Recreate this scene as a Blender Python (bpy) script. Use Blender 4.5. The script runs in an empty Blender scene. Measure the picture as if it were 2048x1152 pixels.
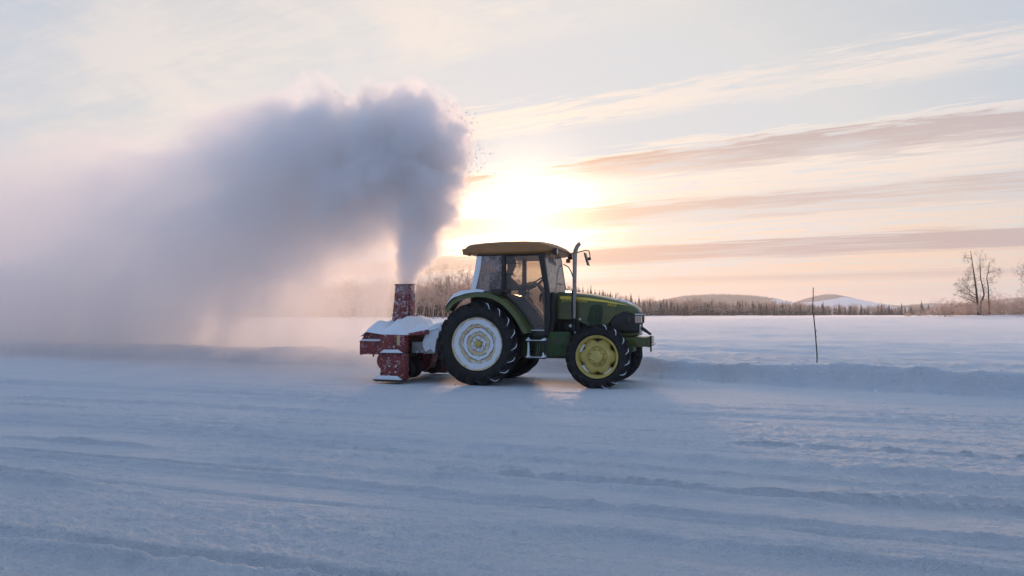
import bpy, bmesh, math, random
import numpy as np
from mathutils import Vector, Matrix, Quaternion

R = math.radians
scene = bpy.context.scene
COL = scene.collection

# ------------------------------------------------------------------ camera
cam_data = bpy.data.cameras.new('camera')
cam = bpy.data.objects.new('camera', cam_data)
COL.objects.link(cam)
cam_data.sensor_width = 36.0
cam_data.lens = 36.0 * 1500.0 / 2048.0
cam_data.clip_start = 0.1
cam_data.clip_end = 9000.0
cam.location = (0, 0, 1.34)
cam.rotation_euler = (R(90) + math.atan(51.0 / 1500.0), 0, 0)
scene.camera = cam

# ------------------------------------------------------------------ light
SUN_AZ, SUN_EL = R(0.6), R(7.1)
SUN = Vector((math.sin(SUN_AZ) * math.cos(SUN_EL), math.cos(SUN_AZ) * math.cos(SUN_EL), math.sin(SUN_EL)))
sun_data = bpy.data.lights.new('sun', 'SUN')
sun_data.energy = 2.1
sun_data.angle = R(9.0)
sun_data.color = (1.0, 0.57, 0.32)
sun = bpy.data.objects.new('sun', sun_data)
COL.objects.link(sun)
sun.location = (0, 0, 60)
sun.rotation_euler = (-SUN).to_track_quat('-Z', 'Y').to_euler()

scene.view_settings.view_transform = 'Standard'
scene.view_settings.look = 'None'
scene.view_settings.gamma = 1.0
scene.view_settings.use_curve_mapping = False
scene.view_settings.exposure = 0.0

cy = scene.cycles
cy.use_denoising = True
cy.use_adaptive_sampling = True
cy.adaptive_threshold = 0.015
cy.adaptive_min_samples = 48
cy.max_bounces = 14
cy.diffuse_bounces = 3
cy.glossy_bounces = 2
cy.transmission_bounces = 4
cy.transparent_max_bounces = 16
cy.volume_bounces = 10
cy.volume_step_rate = 5.0
cy.volume_max_steps = 256
cy.sample_clamp_indirect = 2.5
cy.caustics_reflective = False
cy.caustics_refractive = False


# small helper that writes shader maths
class Nodes:
    def __init__(self, tree):
        self.t = tree
        self.n = tree.nodes
        self.l = tree.links

    def new(self, typ, **kw):
        nd = self.n.new(typ)
        for k, v in kw.items():
            setattr(nd, k, v)
        return nd

    def put(self, sock, v):
        if v is None:
            return
        if isinstance(v, bpy.types.NodeSocket):
            self.l.new(v, sock)
        else:
            sock.default_value = v

    def m(self, op, a, b=None, c=None, clamp=False):
        nd = self.new('ShaderNodeMath', operation=op, use_clamp=clamp)
        for i, v in enumerate((a, b, c)):
            self.put(nd.inputs[i], v)
        return nd.outputs[0]

    def v(self, op, a, b=None, scale=None):
        nd = self.new('ShaderNodeVectorMath', operation=op)
        self.put(nd.inputs[0], a)
        if b is not None:
            self.put(nd.inputs[1], b)
        if scale is not None:
            self.put(nd.inputs['Scale'], scale)
        return nd.outputs['Value'] if op in ('DOT_PRODUCT', 'LENGTH') else nd.outputs[0]

    def xyz(self, x, y, z):
        nd = self.new('ShaderNodeCombineXYZ')
        for i, v in enumerate((x, y, z)):
            self.put(nd.inputs[i], v)
        return nd.outputs[0]

    def noise(self, vec, scale=1.0, detail=4.0, rough=0.55, dist=0.0, color=False):
        nd = self.new('ShaderNodeTexNoise')
        self.put(nd.inputs['Vector'], vec)
        nd.inputs['Scale'].default_value = scale
        nd.inputs['Detail'].default_value = detail
        nd.inputs['Roughness'].default_value = rough
        nd.inputs['Distortion'].default_value = dist
        return nd.outputs['Color' if color else 'Fac']

    def ramp(self, fac, stops, interp='EASE'):
        nd = self.new('ShaderNodeValToRGB')
        cr = nd.color_ramp
        cr.interpolation = interp
        while len(cr.elements) > 1:
            cr.elements.remove(cr.elements[-1])
        for i, (p, c) in enumerate(stops):
            e = cr.elements[0] if i == 0 else cr.elements.new(p)
            e.position = p
            e.color = c if len(c) == 4 else (*c, 1)
        self.put(nd.inputs[0], fac)
        return nd.outputs[0]

    def step(self, x, lo, hi, a=0.0, b=1.0):
        nd = self.new('ShaderNodeMapRange', interpolation_type='SMOOTHSTEP')
        for i, v in enumerate((x, lo, hi, a, b)):
            self.put(nd.inputs[i], v)
        return nd.outputs[0]

    def mix(self, fac, a, b, mode='MIX'):
        nd = self.new('ShaderNodeMix', data_type='RGBA', blend_type=mode)
        self.put(nd.inputs[0], fac)
        for s, v in ((nd.inputs[6], a), (nd.inputs[7], b)):
            self.put(s, v if isinstance(v, bpy.types.NodeSocket) or len(v) == 4 else (*v, 1))
        return nd.outputs[2]


# ------------------------------------------------------------------ sky
def make_world():
    w = bpy.data.worlds.new('World')
    scene.world = w
    w.use_nodes = True
    w.node_tree.nodes.clear()
    g = Nodes(w.node_tree)
    out = g.new('ShaderNodeOutputWorld')
    bg = g.new('ShaderNodeBackground')
    g.l.new(bg.outputs[0], out.inputs[0])
    STR = 0.12
    bg.inputs[1].default_value = STR
    sky = g.new('ShaderNodeTexSky', sky_type='NISHITA')
    sky.sun_disc = False
    sky.sun_elevation = SUN_EL
    sky.sun_rotation = SUN_AZ
    sky.air_density = 1.0
    sky.dust_density = 1.6
    sky.ozone_density = 1.4
    d = g.new('ShaderNodeTexCoord').outputs['Generated']
    s = g.new('ShaderNodeSeparateXYZ')
    g.l.new(d, s.inputs[0])
    x, y, z = s.outputs
    zc = g.m('ADD', g.m('MAXIMUM', z, 0.0), 0.012)
    # cirrus streets run towards azimuth -58 degrees: b is the distance across them
    b = g.m('DIVIDE', g.m('ABSOLUTE', g.m('ADD', g.m('MULTIPLY', x, 0.53), g.m('MULTIPLY', y, 0.85))), zc)
    L = g.m('LOGARITHM', g.m('ADD', b, 0.35), math.e)
    hl = g.m('SQRT', g.m('ADD', g.m('ADD', g.m('MULTIPLY', x, x), g.m('MULTIPLY', y, y)), 1e-4))
    hx = g.m('DIVIDE', x, hl)
    hy = g.m('DIVIDE', y, hl)
    q = g.xyz(g.m('MULTIPLY', hx, 2.0), g.m('MULTIPLY', hy, 2.0), g.m('MULTIPLY', L, 3.2))
    warp = g.m('SUBTRACT', g.noise(q, 1.6, 3.0, 0.55), 0.5)
    fine = g.noise(g.v('MULTIPLY', q, (1.5, 1.5, 4.2)), 3.2, 8.0, 0.66, 0.5)
    broad = g.noise(q, 0.9, 4.0, 0.55, 0.4)
    Lw = g.m('ADD', L, g.m('ADD', g.m('MULTIPLY', warp, 0.11), g.m('MULTIPLY', g.m('SUBTRACT', fine, 0.5), 0.22)))
    t = g.m('DIVIDE', Lw, 4.0, clamp=True)

    def k(bb):
        return math.log(bb + 0.35) / 4.0
    # how much thin bright cloud lies in each street
    bright = g.ramp(t, [(0.0, (.6,) * 3), (k(1.5), (.75,) * 3), (k(2.0), (.85,) * 3), (k(2.45), (.10,) * 3), (k(2.9), (.06,) * 3), (k(3.08), (.95,) * 3),
                        (k(3.3), (1.0,) * 3), (k(3.5), (.08,) * 3), (k(3.95), (.06,) * 3), (k(4.1), (1.0,) * 3), (k(4.3), (.6,) * 3), (k(5.0), (1.0,) * 3), (k(6.0), (.9,) * 3), (k(7.5), (.8,) * 3),
                        (k(9.0), (1.0,) * 3), (k(12.), (.95,) * 3), (k(18.), (.9,) * 3), (1.0, (.9,) * 3)])
    dark = g.ramp(t, [(0.0, (0,) * 3), (k(4.14), (0,) * 3), (k(4.26), (1.0,) * 3), (k(4.55), (.9,) * 3), (k(4.75), (.45,) * 3), (k(4.95), (0,) * 3), (k(5.7), (0,) * 3), (k(6.2), (.75,) * 3), (k(7.0), (.7,) * 3),
                      (k(7.5), (0.05,) * 3), (k(8.8), (0.05,) * 3), (k(9.5), (1.0,) * 3), (k(11.2), (1.0,) * 3), (k(12.2), (0.05,) * 3),
                      (k(15.), (.1,) * 3), (k(17.), (.6,) * 3), (k(20.), (.15,) * 3), (k(27.), (.4,) * 3), (1.0, (.2,) * 3)])
    bright = g.m('MAXIMUM', bright, g.step(hx, -0.50, 0.10, 0.72, 0.0))
    puff = g.noise(g.v('MULTIPLY', d, (3.2, 3.2, 7.0)), 2.0, 6.0, 0.6, 0.4)
    up = g.step(t, k(1.9), k(2.7), 0.8, 0.0)
    fine = g.m('ADD', g.m('MULTIPLY', fine, g.m('SUBTRACT', 1.0, up)), g.m('MULTIPLY', puff, up))
    bmask = g.m('MULTIPLY', bright, g.step(g.m('ADD', fine, g.m('MULTIPLY', broad, 0.5)), 0.60, 0.86, 0.12, 1.0))
    gate = g.m('ADD', broad, g.m('MULTIPLY', g.m('SUBTRACT', fine, 0.5), 0.6))
    dmask = g.m('MULTIPLY', dark, g.m('MAXIMUM', g.step(gate, 0.36, 0.56, 0.25, 1.0), g.m('MULTIPLY', g.step(t, k(8.6), k(9.4)), g.step(gate, 0.28, 0.44, 0.55, 1.0))))
    # angle from the sun drives how bright the cloud is
    cs = g.v('DOT_PRODUCT', d, tuple(SUN))
    ang = g.m('ARCCOSINE', g.m('MINIMUM', cs, 1.0))
    side = g.step(ang, R(24), R(80), 0.0, 1.0)
    warm = g.step(ang, R(4), R(22), 1.0, 0.0)
    low = g.step(z, 0.0, 0.25, 1.0, 0.0)
    cream = g.mix(low, (0.86, 0.775, 0.72), (0.95, 0.64, 0.43))
    cream = g.mix(warm, cream, g.mix(low, (1.0, 0.85, 0.72), (1.0, 0.66, 0.38)))
    cream = g.mix(side, cream, (0.40, 0.45, 0.56))
    mauve = g.mix(low, (0.60, 0.49, 0.47), (0.58, 0.42, 0.38))
    mauve = g.mix(warm, mauve, (0.82, 0.53, 0.38))
    mauve = g.mix(side, mauve, (0.30, 0.33, 0.42))
    blue = g.mix(side, (0.67, 0.695, 0.74), (0.40, 0.59, 0.93))
    back = g.mix(g.step(ang, R(75), R(160), 0.0, 1.0), (0.40, 0.59, 0.93), (0.12, 0.20, 0.38))
    clear = g.mix(0.25, blue, g.v('MINIMUM', g.v('SCALE', sky.outputs[0], scale=STR), (0.78, 0.74, 0.72)))
    c = g.mix(bmask, clear, cream)
    c = g.mix(dmask, c, mauve)
    # away from the sun the clouds thin into blue raised as fill light
    c = g.mix(g.m('MULTIPLY', side, 0.62), c, g.mix(0.2, back, g.v('SCALE', sky.outputs[0], scale=STR)))
    # the sun burning through the thin cloud, veiled where a cloud bar crosses it
    gl = g.m('ADD', g.m('MULTIPLY', g.m('EXPONENT', g.m('MULTIPLY', g.m('POWER', g.m('DIVIDE', ang, R(4.7)), 2.0), -1.0)), 2.6),
             g.m('MULTIPLY', g.m('EXPONENT', g.m('MULTIPLY', g.m('DIVIDE', ang, R(13.0)), -1.0)), 0.42))
    gl = g.m('MULTIPLY', gl, g.m('SUBTRACT', 1.0, g.m('MULTIPLY', dmask, 0.72)))
    gl = g.m('MULTIPLY', gl, g.m('MULTIPLY', g.step(t, k(3.9), k(4.9), 0.30, 1.0), g.step(t, k(9.2), k(10.8), 1.0, 0.5)))
    c = g.v('ADD', c, g.v('SCALE', (1.0, 0.70, 0.42), scale=gl))
    g.l.new(g.v('SCALE', c, scale=1.0 / STR), bg.inputs[0])


make_world()
try:
    scene.world.cycles.sampling_method = 'MANUAL'
    scene.world.cycles.sample_map_resolution = 1024
except Exception:
    pass

# ------------------------------------------------------------------ noise in numpy
_rs = np.random.RandomState(7)
_PERM = np.concatenate([_rs.permutation(256)] * 2)
_VAL = _rs.rand(256).astype(np.float32)


def vnoise(x, y, z=None, seed=0):
    x = np.asarray(x, np.float32)
    y = np.asarray(y, np.float32)
    xi = np.floor(x).astype(np.int32)
    yi = np.floor(y).astype(np.int32)
    fx = x - xi
    fy = y - yi
    fx = fx * fx * (3 - 2 * fx)
    fy = fy * fy * (3 - 2 * fy)
    xi = (xi + seed * 17) & 255
    yi = (yi + seed * 31) & 255
    x1 = (xi + 1) & 255
    y1 = (yi + 1) & 255
    if z is None:
        a = _VAL[_PERM[_PERM[xi] + yi]]
        b = _VAL[_PERM[_PERM[x1] + yi]]
        c = _VAL[_PERM[_PERM[xi] + y1]]
        d = _VAL[_PERM[_PERM[x1] + y1]]
        return (a + (b - a) * fx) * (1 - fy) + (c + (d - c) * fx) * fy
    z = np.asarray(z, np.float32)
    zi = np.floor(z).astype(np.int32)
    fz = z - zi
    fz = fz * fz * (3 - 2 * fz)
    zi &= 255
    z1 = (zi + 1) & 255
    res = 0
    for zz, wz in ((zi, 1 - fz), (z1, fz)):
        a = _VAL[_PERM[_PERM[_PERM[xi] + yi] + zz]]
        b = _VAL[_PERM[_PERM[_PERM[x1] + yi] + zz]]
        c = _VAL[_PERM[_PERM[_PERM[xi] + y1] + zz]]
        d = _VAL[_PERM[_PERM[_PERM[x1] + y1] + zz]]
        res = res + ((a + (b - a) * fx) * (1 - fy) + (c + (d - c) * fx) * fy) * wz
    return res


def fbm(x, y, z=None, octv=4, seed=0, gain=0.5):
    s, a, t = 0, 1.0, 0
    for o in range(octv):
        f = 2.03 ** o
        s = s + a * vnoise(np.asarray(x) * f + o * 7.3, np.asarray(y) * f + o * 3.1, None if z is None else np.asarray(z) * f + o * 5.7, seed + o)
        t += a
        a *= gain
    return s / t


def sstep(x, a, b):
    t = np.clip((x - a) / (b - a), 0, 1)
    return t * t * (3 - 2 * t)


# ------------------------------------------------------------------ materials
MATS = {}


def material(name, base, rough=0.5, metal=0.0, vary=0.12, scale=6.0, bump=0.0, bscale=40.0, spec=0.5, other=None, othresh=(0.55, 0.62), oscale=14.0, sub=0.0, coat=0.0):
    """plain painted / natural surface: colour varied by noise, optional second colour in patches (dirt, frost), fine relief"""
    if name in MATS:
        return MATS[name]
    m = bpy.data.materials.new(name)
    m.use_nodes = True
    m.node_tree.nodes.clear()
    g = Nodes(m.node_tree)
    out = g.new('ShaderNodeOutputMaterial')
    p = g.new('ShaderNodeBsdfPrincipled')
    g.l.new(p.outputs[0], out.inputs[0])
    co = g.new('ShaderNodeTexCoord').outputs['Object']
    n = g.noise(co, scale, 5.0, 0.6)
    lo = tuple(c * (1 - vary) for c in base)
    hi = tuple(min(1, c * (1 + vary)) for c in base)
    c = g.mix(g.step(n, 0.3, 0.7), lo, hi)
    r = g.m('ADD', rough - 0.08, g.m('MULTIPLY', n, 0.16))
    if other is not None:
        n2 = g.noise(co, oscale, 6.0, 0.68)
        f = g.step(n2, *othresh)
        c = g.mix(f, c, other)
        r = g.m('ADD', r, g.m('MULTIPLY', f, 0.25), clamp=True)
    g.put(p.inputs['Base Color'], c)
    g.put(p.inputs['Roughness'], r)
    p.inputs['Metallic'].default_value = metal
    p.inputs['Specular IOR Level'].default_value = spec
    p.inputs['Coat Weight'].default_value = coat
    if bump:
        bn = g.new('ShaderNodeBump')
        bn.inputs['Strength'].default_value = bump
        bn.inputs['Distance'].default_value = 0.01
        g.l.new(g.noise(co, bscale, 5.0, 0.65), bn.inputs['Height'])
        g.l.new(bn.outputs[0], p.inputs['Normal'])
    MATS[name] = m
    return m


SNOW_C = (0.83, 0.86, 0.90)
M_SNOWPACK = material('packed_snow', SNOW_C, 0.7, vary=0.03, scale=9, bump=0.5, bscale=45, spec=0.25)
M_GREEN = material('tractor_green', (0.085, 0.100, 0.022), 0.38, vary=0.18, scale=5, coat=0.3, other=(0.20, 0.19, 0.16), othresh=(0.60, 0.78), oscale=9)
M_GREEN_DIRTY = material('tractor_green_dirty', (0.035, 0.09, 0.02), 0.55, vary=0.3, scale=7, other=(0.10, 0.085, 0.07), othresh=(0.45, 0.65), oscale=8)
M_YELLOW = material('wheel_yellow', (0.58, 0.45, 0.12), 0.45, vary=0.15, scale=7, other=(0.55, 0.50, 0.42), othresh=(0.58, 0.72), oscale=13)
M_YELLOW_RIMED = material('wheel_yellow_rimed', (0.70, 0.53, 0.26), 0.6, vary=0.12, scale=9, other=(0.78, 0.74, 0.73), othresh=(0.46, 0.62), oscale=15)
M_DECAL = material('decal_yellow', (0.82, 0.62, 0.07), 0.4, vary=0.05)
M_RUBBER = material('tyre_rubber', (0.018, 0.017, 0.017), 0.62, vary=0.3, scale=9, bump=0.35, bscale=60, spec=0.3, other=(0.20, 0.20, 0.21), othresh=(0.61, 0.78), oscale=18)
M_BLACK = material('black_plastic', (0.018, 0.017, 0.016), 0.45, vary=0.25, scale=8, other=(0.12, 0.11, 0.10), othresh=(0.64, 0.78), oscale=15)
M_IRON = material('dark_iron', (0.05, 0.042, 0.036), 0.6, metal=0.3, vary=0.35, scale=11, bump=0.3, other=(0.16, 0.14, 0.12), othresh=(0.58, 0.72), oscale=12)
M_ROOF_GLARE = material('roof_panel_glare', (0.34, 0.16, 0.055), 0.5, vary=0.12, scale=4)  # orange glare over the roof is painted into this base colour
M_STEEL = material('stack_steel', (0.30, 0.26, 0.24), 0.38, metal=0.75, vary=0.2, scale=12)
M_GREY = material('grey_frame_paint', (0.30, 0.29, 0.28), 0.6, vary=0.2, scale=8, other=(0.62, 0.64, 0.68), othresh=(0.56, 0.66), oscale=11)
M_RED = material('blower_red', (0.21, 0.028, 0.026), 0.5, vary=0.25, scale=7, other=(0.66, 0.64, 0.67), othresh=(0.56, 0.68), oscale=21)
M_REDCHUTE = material('chute_red', (0.20, 0.032, 0.028), 0.55, vary=0.3, scale=7, other=(0.62, 0.58, 0.60), othresh=(0.50, 0.64), oscale=13)
M_BOLT = material('bolt_zinc', (0.52, 0.52, 0.54), 0.4, metal=0.6, vary=0.15)
M_LAMP = material('lamp_lens', (0.50, 0.36, 0.26), 0.12, vary=0.15, scale=30, spec=0.8)
M_PLATE = material('number_plate', (0.68, 0.66, 0.64), 0.45, vary=0.05)
M_MIRROR = material('mirror_shell', (0.03, 0.027, 0.025), 0.4)
M_SEAT = material('seat_fabric', (0.03, 0.03, 0.032), 0.8)
M_JACKET = material('jacket_cloth', (0.03, 0.03, 0.038), 0.85, vary=0.3, scale=14, bump=0.4)
M_SKIN = material('skin', (0.42, 0.24, 0.17), 0.55, vary=0.08, scale=10)
M_CAP = material('cap_cloth', (0.025, 0.025, 0.03), 0.85)
M_BARK = material('bark', (0.055, 0.042, 0.036), 0.85, vary=0.35, scale=2.0)
M_TWIG = material('twig', (0.10, 0.075, 0.062), 0.85, vary=0.3, scale=0.7)


def frost_material():
    """rime on twigs: pale and letting light through"""
    m = bpy.data.materials.new('frosted_twig')
    m.use_nodes = True
    m.node_tree.nodes.clear()
    g = Nodes(m.node_tree)
    out = g.new('ShaderNodeOutputMaterial')
    co = g.new('ShaderNodeTexCoord').outputs['Object']
    c = g.mix(g.step(g.noise(co, 0.6, 4.0), 0.35, 0.65), (0.60, 0.42, 0.32), (0.84, 0.68, 0.57))
    df = g.new('ShaderNodeBsdfDiffuse')
    tl = g.new('ShaderNodeBsdfTranslucent')
    g.put(df.inputs[0], c)
    g.put(tl.inputs[0], c)
    mx = g.new('ShaderNodeMixShader')
    mx.inputs[0].default_value = 0.7
    g.l.new(df.outputs[0], mx.inputs[1])
    g.l.new(tl.outputs[0], mx.inputs[2])
    g.l.new(mx.outputs[0], out.inputs[0])
    return m


M_FROST = frost_material()
M_SPRUCE = material('spruce_needles', (0.060, 0.042, 0.028), 0.85, vary=0.35, scale=0.5, other=(0.26, 0.23, 0.21), othresh=(0.62, 0.80), oscale=1.1)
M_WOOD = material('far_wood', (0.12, 0.070, 0.042), 0.9, vary=0.5, scale=0.09, other=(0.50, 0.36, 0.27), othresh=(0.48, 0.68), oscale=0.22)
M_STAKE = material('stake_wood', (0.055, 0.036, 0.03), 0.8, vary=0.4, scale=20, other=(0.22, 0.15, 0.11), othresh=(0.55, 0.65), oscale=8)


def snow_ground_material():
    m = bpy.data.materials.new('snow_ground')
    m.use_nodes = True
    m.node_tree.nodes.clear()
    g = Nodes(m.node_tree)
    out = g.new('ShaderNodeOutputMaterial')
    p = g.new('ShaderNodeBsdfPrincipled')
    g.l.new(p.outputs[0], out.inputs[0])
    co = g.new('ShaderNodeTexCoord').outputs['Object']
    mp = g.new('ShaderNodeMapping')
    mp.inputs['Rotation'].default_value = (0, 0, R(19))
    mp.inputs['Scale'].default_value = (0.16, 1.0, 1.0)
    g.l.new(co, mp.inputs[0])
    st = mp.outputs[0]
    n1 = g.noise(co, 0.6, 4.0)
    n2 = g.noise(st, 5.0, 6.0, 0.65)
    c = g.mix(g.step(n1, 0.3, 0.7), (0.80, 0.835, 0.88), (0.86, 0.875, 0.90))
    c = g.mix(g.step(n2, 0.50, 0.74, 0.0, 0.75), c, (0.71, 0.75, 0.81))
    c = g.mix(g.step(g.noise(co, 26.0, 5.0, 0.7), 0.54, 0.72, 0.0, 0.55), c, (0.73, 0.76, 0.81))
    c = g.mix(g.step(g.noise(st, 17.0, 5.0, 0.7), 0.54, 0.70, 0.0, 0.8), c, (0.90, 0.90, 0.91))
    g.put(p.inputs['Base Color'], c)
    p.inputs['Roughness'].default_value = 0.45
    p.inputs['Specular IOR Level'].default_value = 0.6
    p.inputs['Sheen Roughness'].default_value = 0.4
    b1 = g.new('ShaderNodeBump')
    b1.inputs['Strength'].default_value = 1.0
    b1.inputs['Distance'].default_value = 0.048
    g.l.new(g.m('ADD', g.noise(st, 13.0, 8.0, 0.70), g.m('MULTIPLY', g.noise(co, 24.0, 6.0, 0.72), 0.65)), b1.inputs['Height'])
    sp_ = g.new('ShaderNodeSeparateXYZ')
    g.l.new(co, sp_.inputs[0])
    g.put(b1.inputs['Strength'], g.step(g.m('ADD', sp_.outputs[1], g.m('MULTIPLY', sp_.outputs[0], 0.5)), 18.0, 30.0, 1.0, 0.3))
    fld = g.step(g.m('ADD', sp_.outputs[1], g.m('MULTIPLY', sp_.outputs[0], 0.5)), 17.0, 22.0, 0.0, 1.0)
    g.put(p.inputs['Sheen Weight'], g.m('ADD', 0.15, g.m('MULTIPLY', fld, 0.85)))      # fresh field snow has the soft edge sheen that packed snow lacks
    g.put(p.inputs['Roughness'], g.m('SUBTRACT', 0.66, g.m('MULTIPLY', fld, 0.24)))
    b2 = g.new('ShaderNodeBump')
    b2.inputs['Strength'].default_value = 0.8
    b2.inputs['Distance'].default_value = 0.02
    g.l.new(g.noise(co, 70.0, 4.0, 0.7), b2.inputs['Height'])
    g.l.new(b1.outputs[0], b2.inputs['Normal'])
    g.l.new(b2.outputs[0], p.inputs['Normal'])
    return m


def glass_material(name, tint, frost_lo, frost_hi, scale=9.0, base_frost=0.0):
    """thin cab glass with patches of frost on it"""
    m = bpy.data.materials.new(name)
    m.use_nodes = True
    m.node_tree.nodes.clear()
    g = Nodes(m.node_tree)
    out = g.new('ShaderNodeOutputMaterial')
    tr = g.new('ShaderNodeBsdfTransparent')
    tr.inputs[0].default_value = (*tint, 1)
    gl = g.new('ShaderNodeBsdfGlossy')
    gl.inputs['Roughness'].default_value = 0.06
    gl.inputs['Color'].default_value = (0.9, 0.9, 0.9, 1)
    fr = g.new('ShaderNodeFresnel')
    fr.inputs[0].default_value = 1.45
    mx = g.new('ShaderNodeMixShader')
    g.l.new(fr.outputs[0], mx.inputs[0])
    g.l.new(tr.outputs[0], mx.inputs[1])
    g.l.new(gl.outputs[0], mx.inputs[2])
    df = g.new('ShaderNodeBsdfDiffuse')
    df.inputs[0].default_value = (0.75, 0.74, 0.77, 1)
    tl = g.new('ShaderNodeBsdfTranslucent')
    tl.inputs[0].default_value = (0.72, 0.66, 0.62, 1)
    fm = g.new('ShaderNodeMixShader')
    fm.inputs[0].default_value = 0.6
    g.l.new(df.outputs[0], fm.inputs[1])
    g.l.new(tl.outputs[0], fm.inputs[2])
    co = g.new('ShaderNodeTexCoord').outputs['Object']
    f = g.step(g.noise(co, scale, 7.0, 0.7), frost_lo, frost_hi, base_frost, 1.0)
    fx = g.new('ShaderNodeMixShader')
    g.put(fx.inputs[0], f)
    g.l.new(mx.outputs[0], fx.inputs[1])
    g.l.new(fm.outputs[0], fx.inputs[2])
    g.l.new(fx.outputs[0], out.inputs[0])
    return m


M_GLASS = glass_material('cab_glass', (0.90, 0.86, 0.80), 0.62, 0.85, 7.0, 0.12)  # frost film over the whole pane also imitates the warm glow haze
M_FROSTGLASS = glass_material('frosted_glass', (0.95, 0.92, 0.90), 0.50, 0.62, 20.0, 0.22)
M_REARGLASS = glass_material('rear_glass', (0.94, 0.91, 0.88), 0.50, 0.66, 5.0, 0.22)


# ------------------------------------------------------------------ mesh builder
class MB:
    def __init__(self):
        self.v = []
        self.f = []

    def add(self, vs, fs):
        o = len(self.v)
        self.v.extend([tuple(p) for p in vs])
        self.f.extend([tuple(i + o for i in f) for f in fs])

    def box(self, x0, x1, y0, y1, z0, z1):
        self.add([(x0, y0, z0), (x1, y0, z0), (x1, y1, z0), (x0, y1, z0), (x0, y0, z1), (x1, y0, z1), (x1, y1, z1), (x0, y1, z1)],
                 [(3, 2, 1, 0), (4, 5, 6, 7), (0, 1, 5, 4), (1, 2, 6, 5), (2, 3, 7, 6), (3, 0, 4, 7)])

    def hexa(self, pts):
        """eight corners, bottom ring then top ring"""
        self.add(pts, [(3, 2, 1, 0), (4, 5, 6, 7), (0, 1, 5, 4), (1, 2, 6, 5), (2, 3, 7, 6), (3, 0, 4, 7)])

    def prism(self, poly, y0, y1):
        """polygon in x,z extruded from y0 to y1"""
        n = len(poly)
        vs = [(p[0], y0, p[1]) for p in poly] + [(p[0], y1, p[1]) for p in poly]
        fs = [tuple(range(n)), tuple(range(2 * n - 1, n - 1, -1))]
        fs += [(i, i + n, (i + 1) % n + n, (i + 1) % n) for i in range(n)]
        self.add(vs, fs)

    def tube(self, pts, rad, n=8, cap=True):
        pts = [Vector(p) for p in pts]
        if not isinstance(rad, (list, tuple)):
            rad = [rad] * len(pts)
        vs, fs = [], []
        ref = None
        for i, p in enumerate(pts):
            t = (pts[min(i + 1, len(pts) - 1)] - pts[max(i - 1, 0)])
            if t.length < 1e-9:
                t = Vector((0, 0, 1))
            t.normalize()
            if ref is None:
                ref = Vector((1, 0, 0)) if abs(t.x) < 0.8 else Vector((0, 1, 0))
            a = t.cross(ref)
            if a.length < 1e-6:
                a = t.cross(Vector((0, 1, 0)))
            a.normalize()
            bb = t.cross(a)
            ref = bb.cross(t) if bb.length > 0 else ref
            ref = a.cross(t)
            for k in range(n):
                an = 2 * math.pi * k / n
                vs.append(p + (a * math.cos(an) + bb * math.sin(an)) * rad[i])
            if i:
                o = (i - 1) * n
                for k in range(n):
                    fs.append((o + k, o + (k + 1) % n, o + n + (k + 1) % n, o + n + k))
        if cap:
            fs.append(tuple(range(n - 1, -1, -1)))
            o = (len(pts) - 1) * n
            fs.append(tuple(o + k for k in range(n)))
        self.add(vs, fs)

    def lathe(self, prof, n=48, c=(0, 0, 0), closed=False, a0=0.0, a1=2 * math.pi):
        """profile of (radius, y) turned about the y axis through c"""
        full = abs(a1 - a0 - 2 * math.pi) < 1e-6
        m = len(prof)
        vs, fs = [], []
        steps = n if full else n + 1
        for i in range(steps):
            an = a0 + (a1 - a0) * i / n
            for r, y in prof:
                vs.append((c[0] + r * math.cos(an), c[1] + y, c[2] + r * math.sin(an)))
        for i in range(n):
            j = (i + 1) % steps
            for k in range(m if closed else m - 1):
                k2 = (k + 1) % m
                fs.append((i * m + k, i * m + k2, j * m + k2, j * m + k))
        self.add(vs, fs)

    def cyl(self, p0, p1, r, n=16):
        self.tube([p0, p1], r, n)

    def build(self, name, mat, parent=None, smooth=None, bevel=0.0, loc=None, rot=None, solid=0.0):
        me = bpy.data.meshes.new(name)
        me.from_pydata(self.v, [], self.f)
        bm = bmesh.new()
        bm.from_mesh(me)
        bmesh.ops.recalc_face_normals(bm, faces=bm.faces)
        if bevel:
            es = [e for e in bm.edges if len(e.link_faces) == 2 and e.calc_face_angle(0) > R(28)]
            bmesh.ops.bevel(bm, geom=es, offset=bevel, segments=2, affect='EDGES', profile=0.6, clamp_overlap=True)
        bm.to_mesh(me)
        bm.free()
        if smooth is not None or bevel:
            me.shade_smooth()
            me.set_sharp_from_angle(angle=R(smooth if smooth is not None else 35))
        me.materials.append(mat)
        o = bpy.data.objects.new(name, me)
        COL.objects.link(o)
        if parent is not None:
            o.parent = parent
        if loc is not None:
            o.location = loc
        if rot is not None:
            o.rotation_euler = rot
        return o


def np_mesh(name, V, F, mat, parent=None, smooth=True):
    """mesh from numpy arrays; F is (n,3) or (n,4)"""
    me = bpy.data.meshes.new(name)
    V = np.asarray(V, np.float32)
    F = np.asarray(F, np.int32)
    k = F.shape[1]
    me.vertices.add(len(V))
    me.vertices.foreach_set('co', V.ravel())
    me.loops.add(F.size)
    me.loops.foreach_set('vertex_index', F.ravel())
    me.polygons.add(len(F))
    me.polygons.foreach_set('loop_start', np.arange(0, F.size, k, dtype=np.int32))
    me.update(calc_edges=True)
    if smooth:
        me.shade_smooth()
    me.materials.append(mat)
    o = bpy.data.objects.new(name, me)
    COL.objects.link(o)
    if parent is not None:
        o.parent = parent
    return o


def tag(o, label=None, cat=None, group=None, kind=None):
    for k_, v_ in (('label', label), ('category', cat), ('group', group), ('kind', kind)):
        if v_:
            o[k_] = v_
    return o


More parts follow.
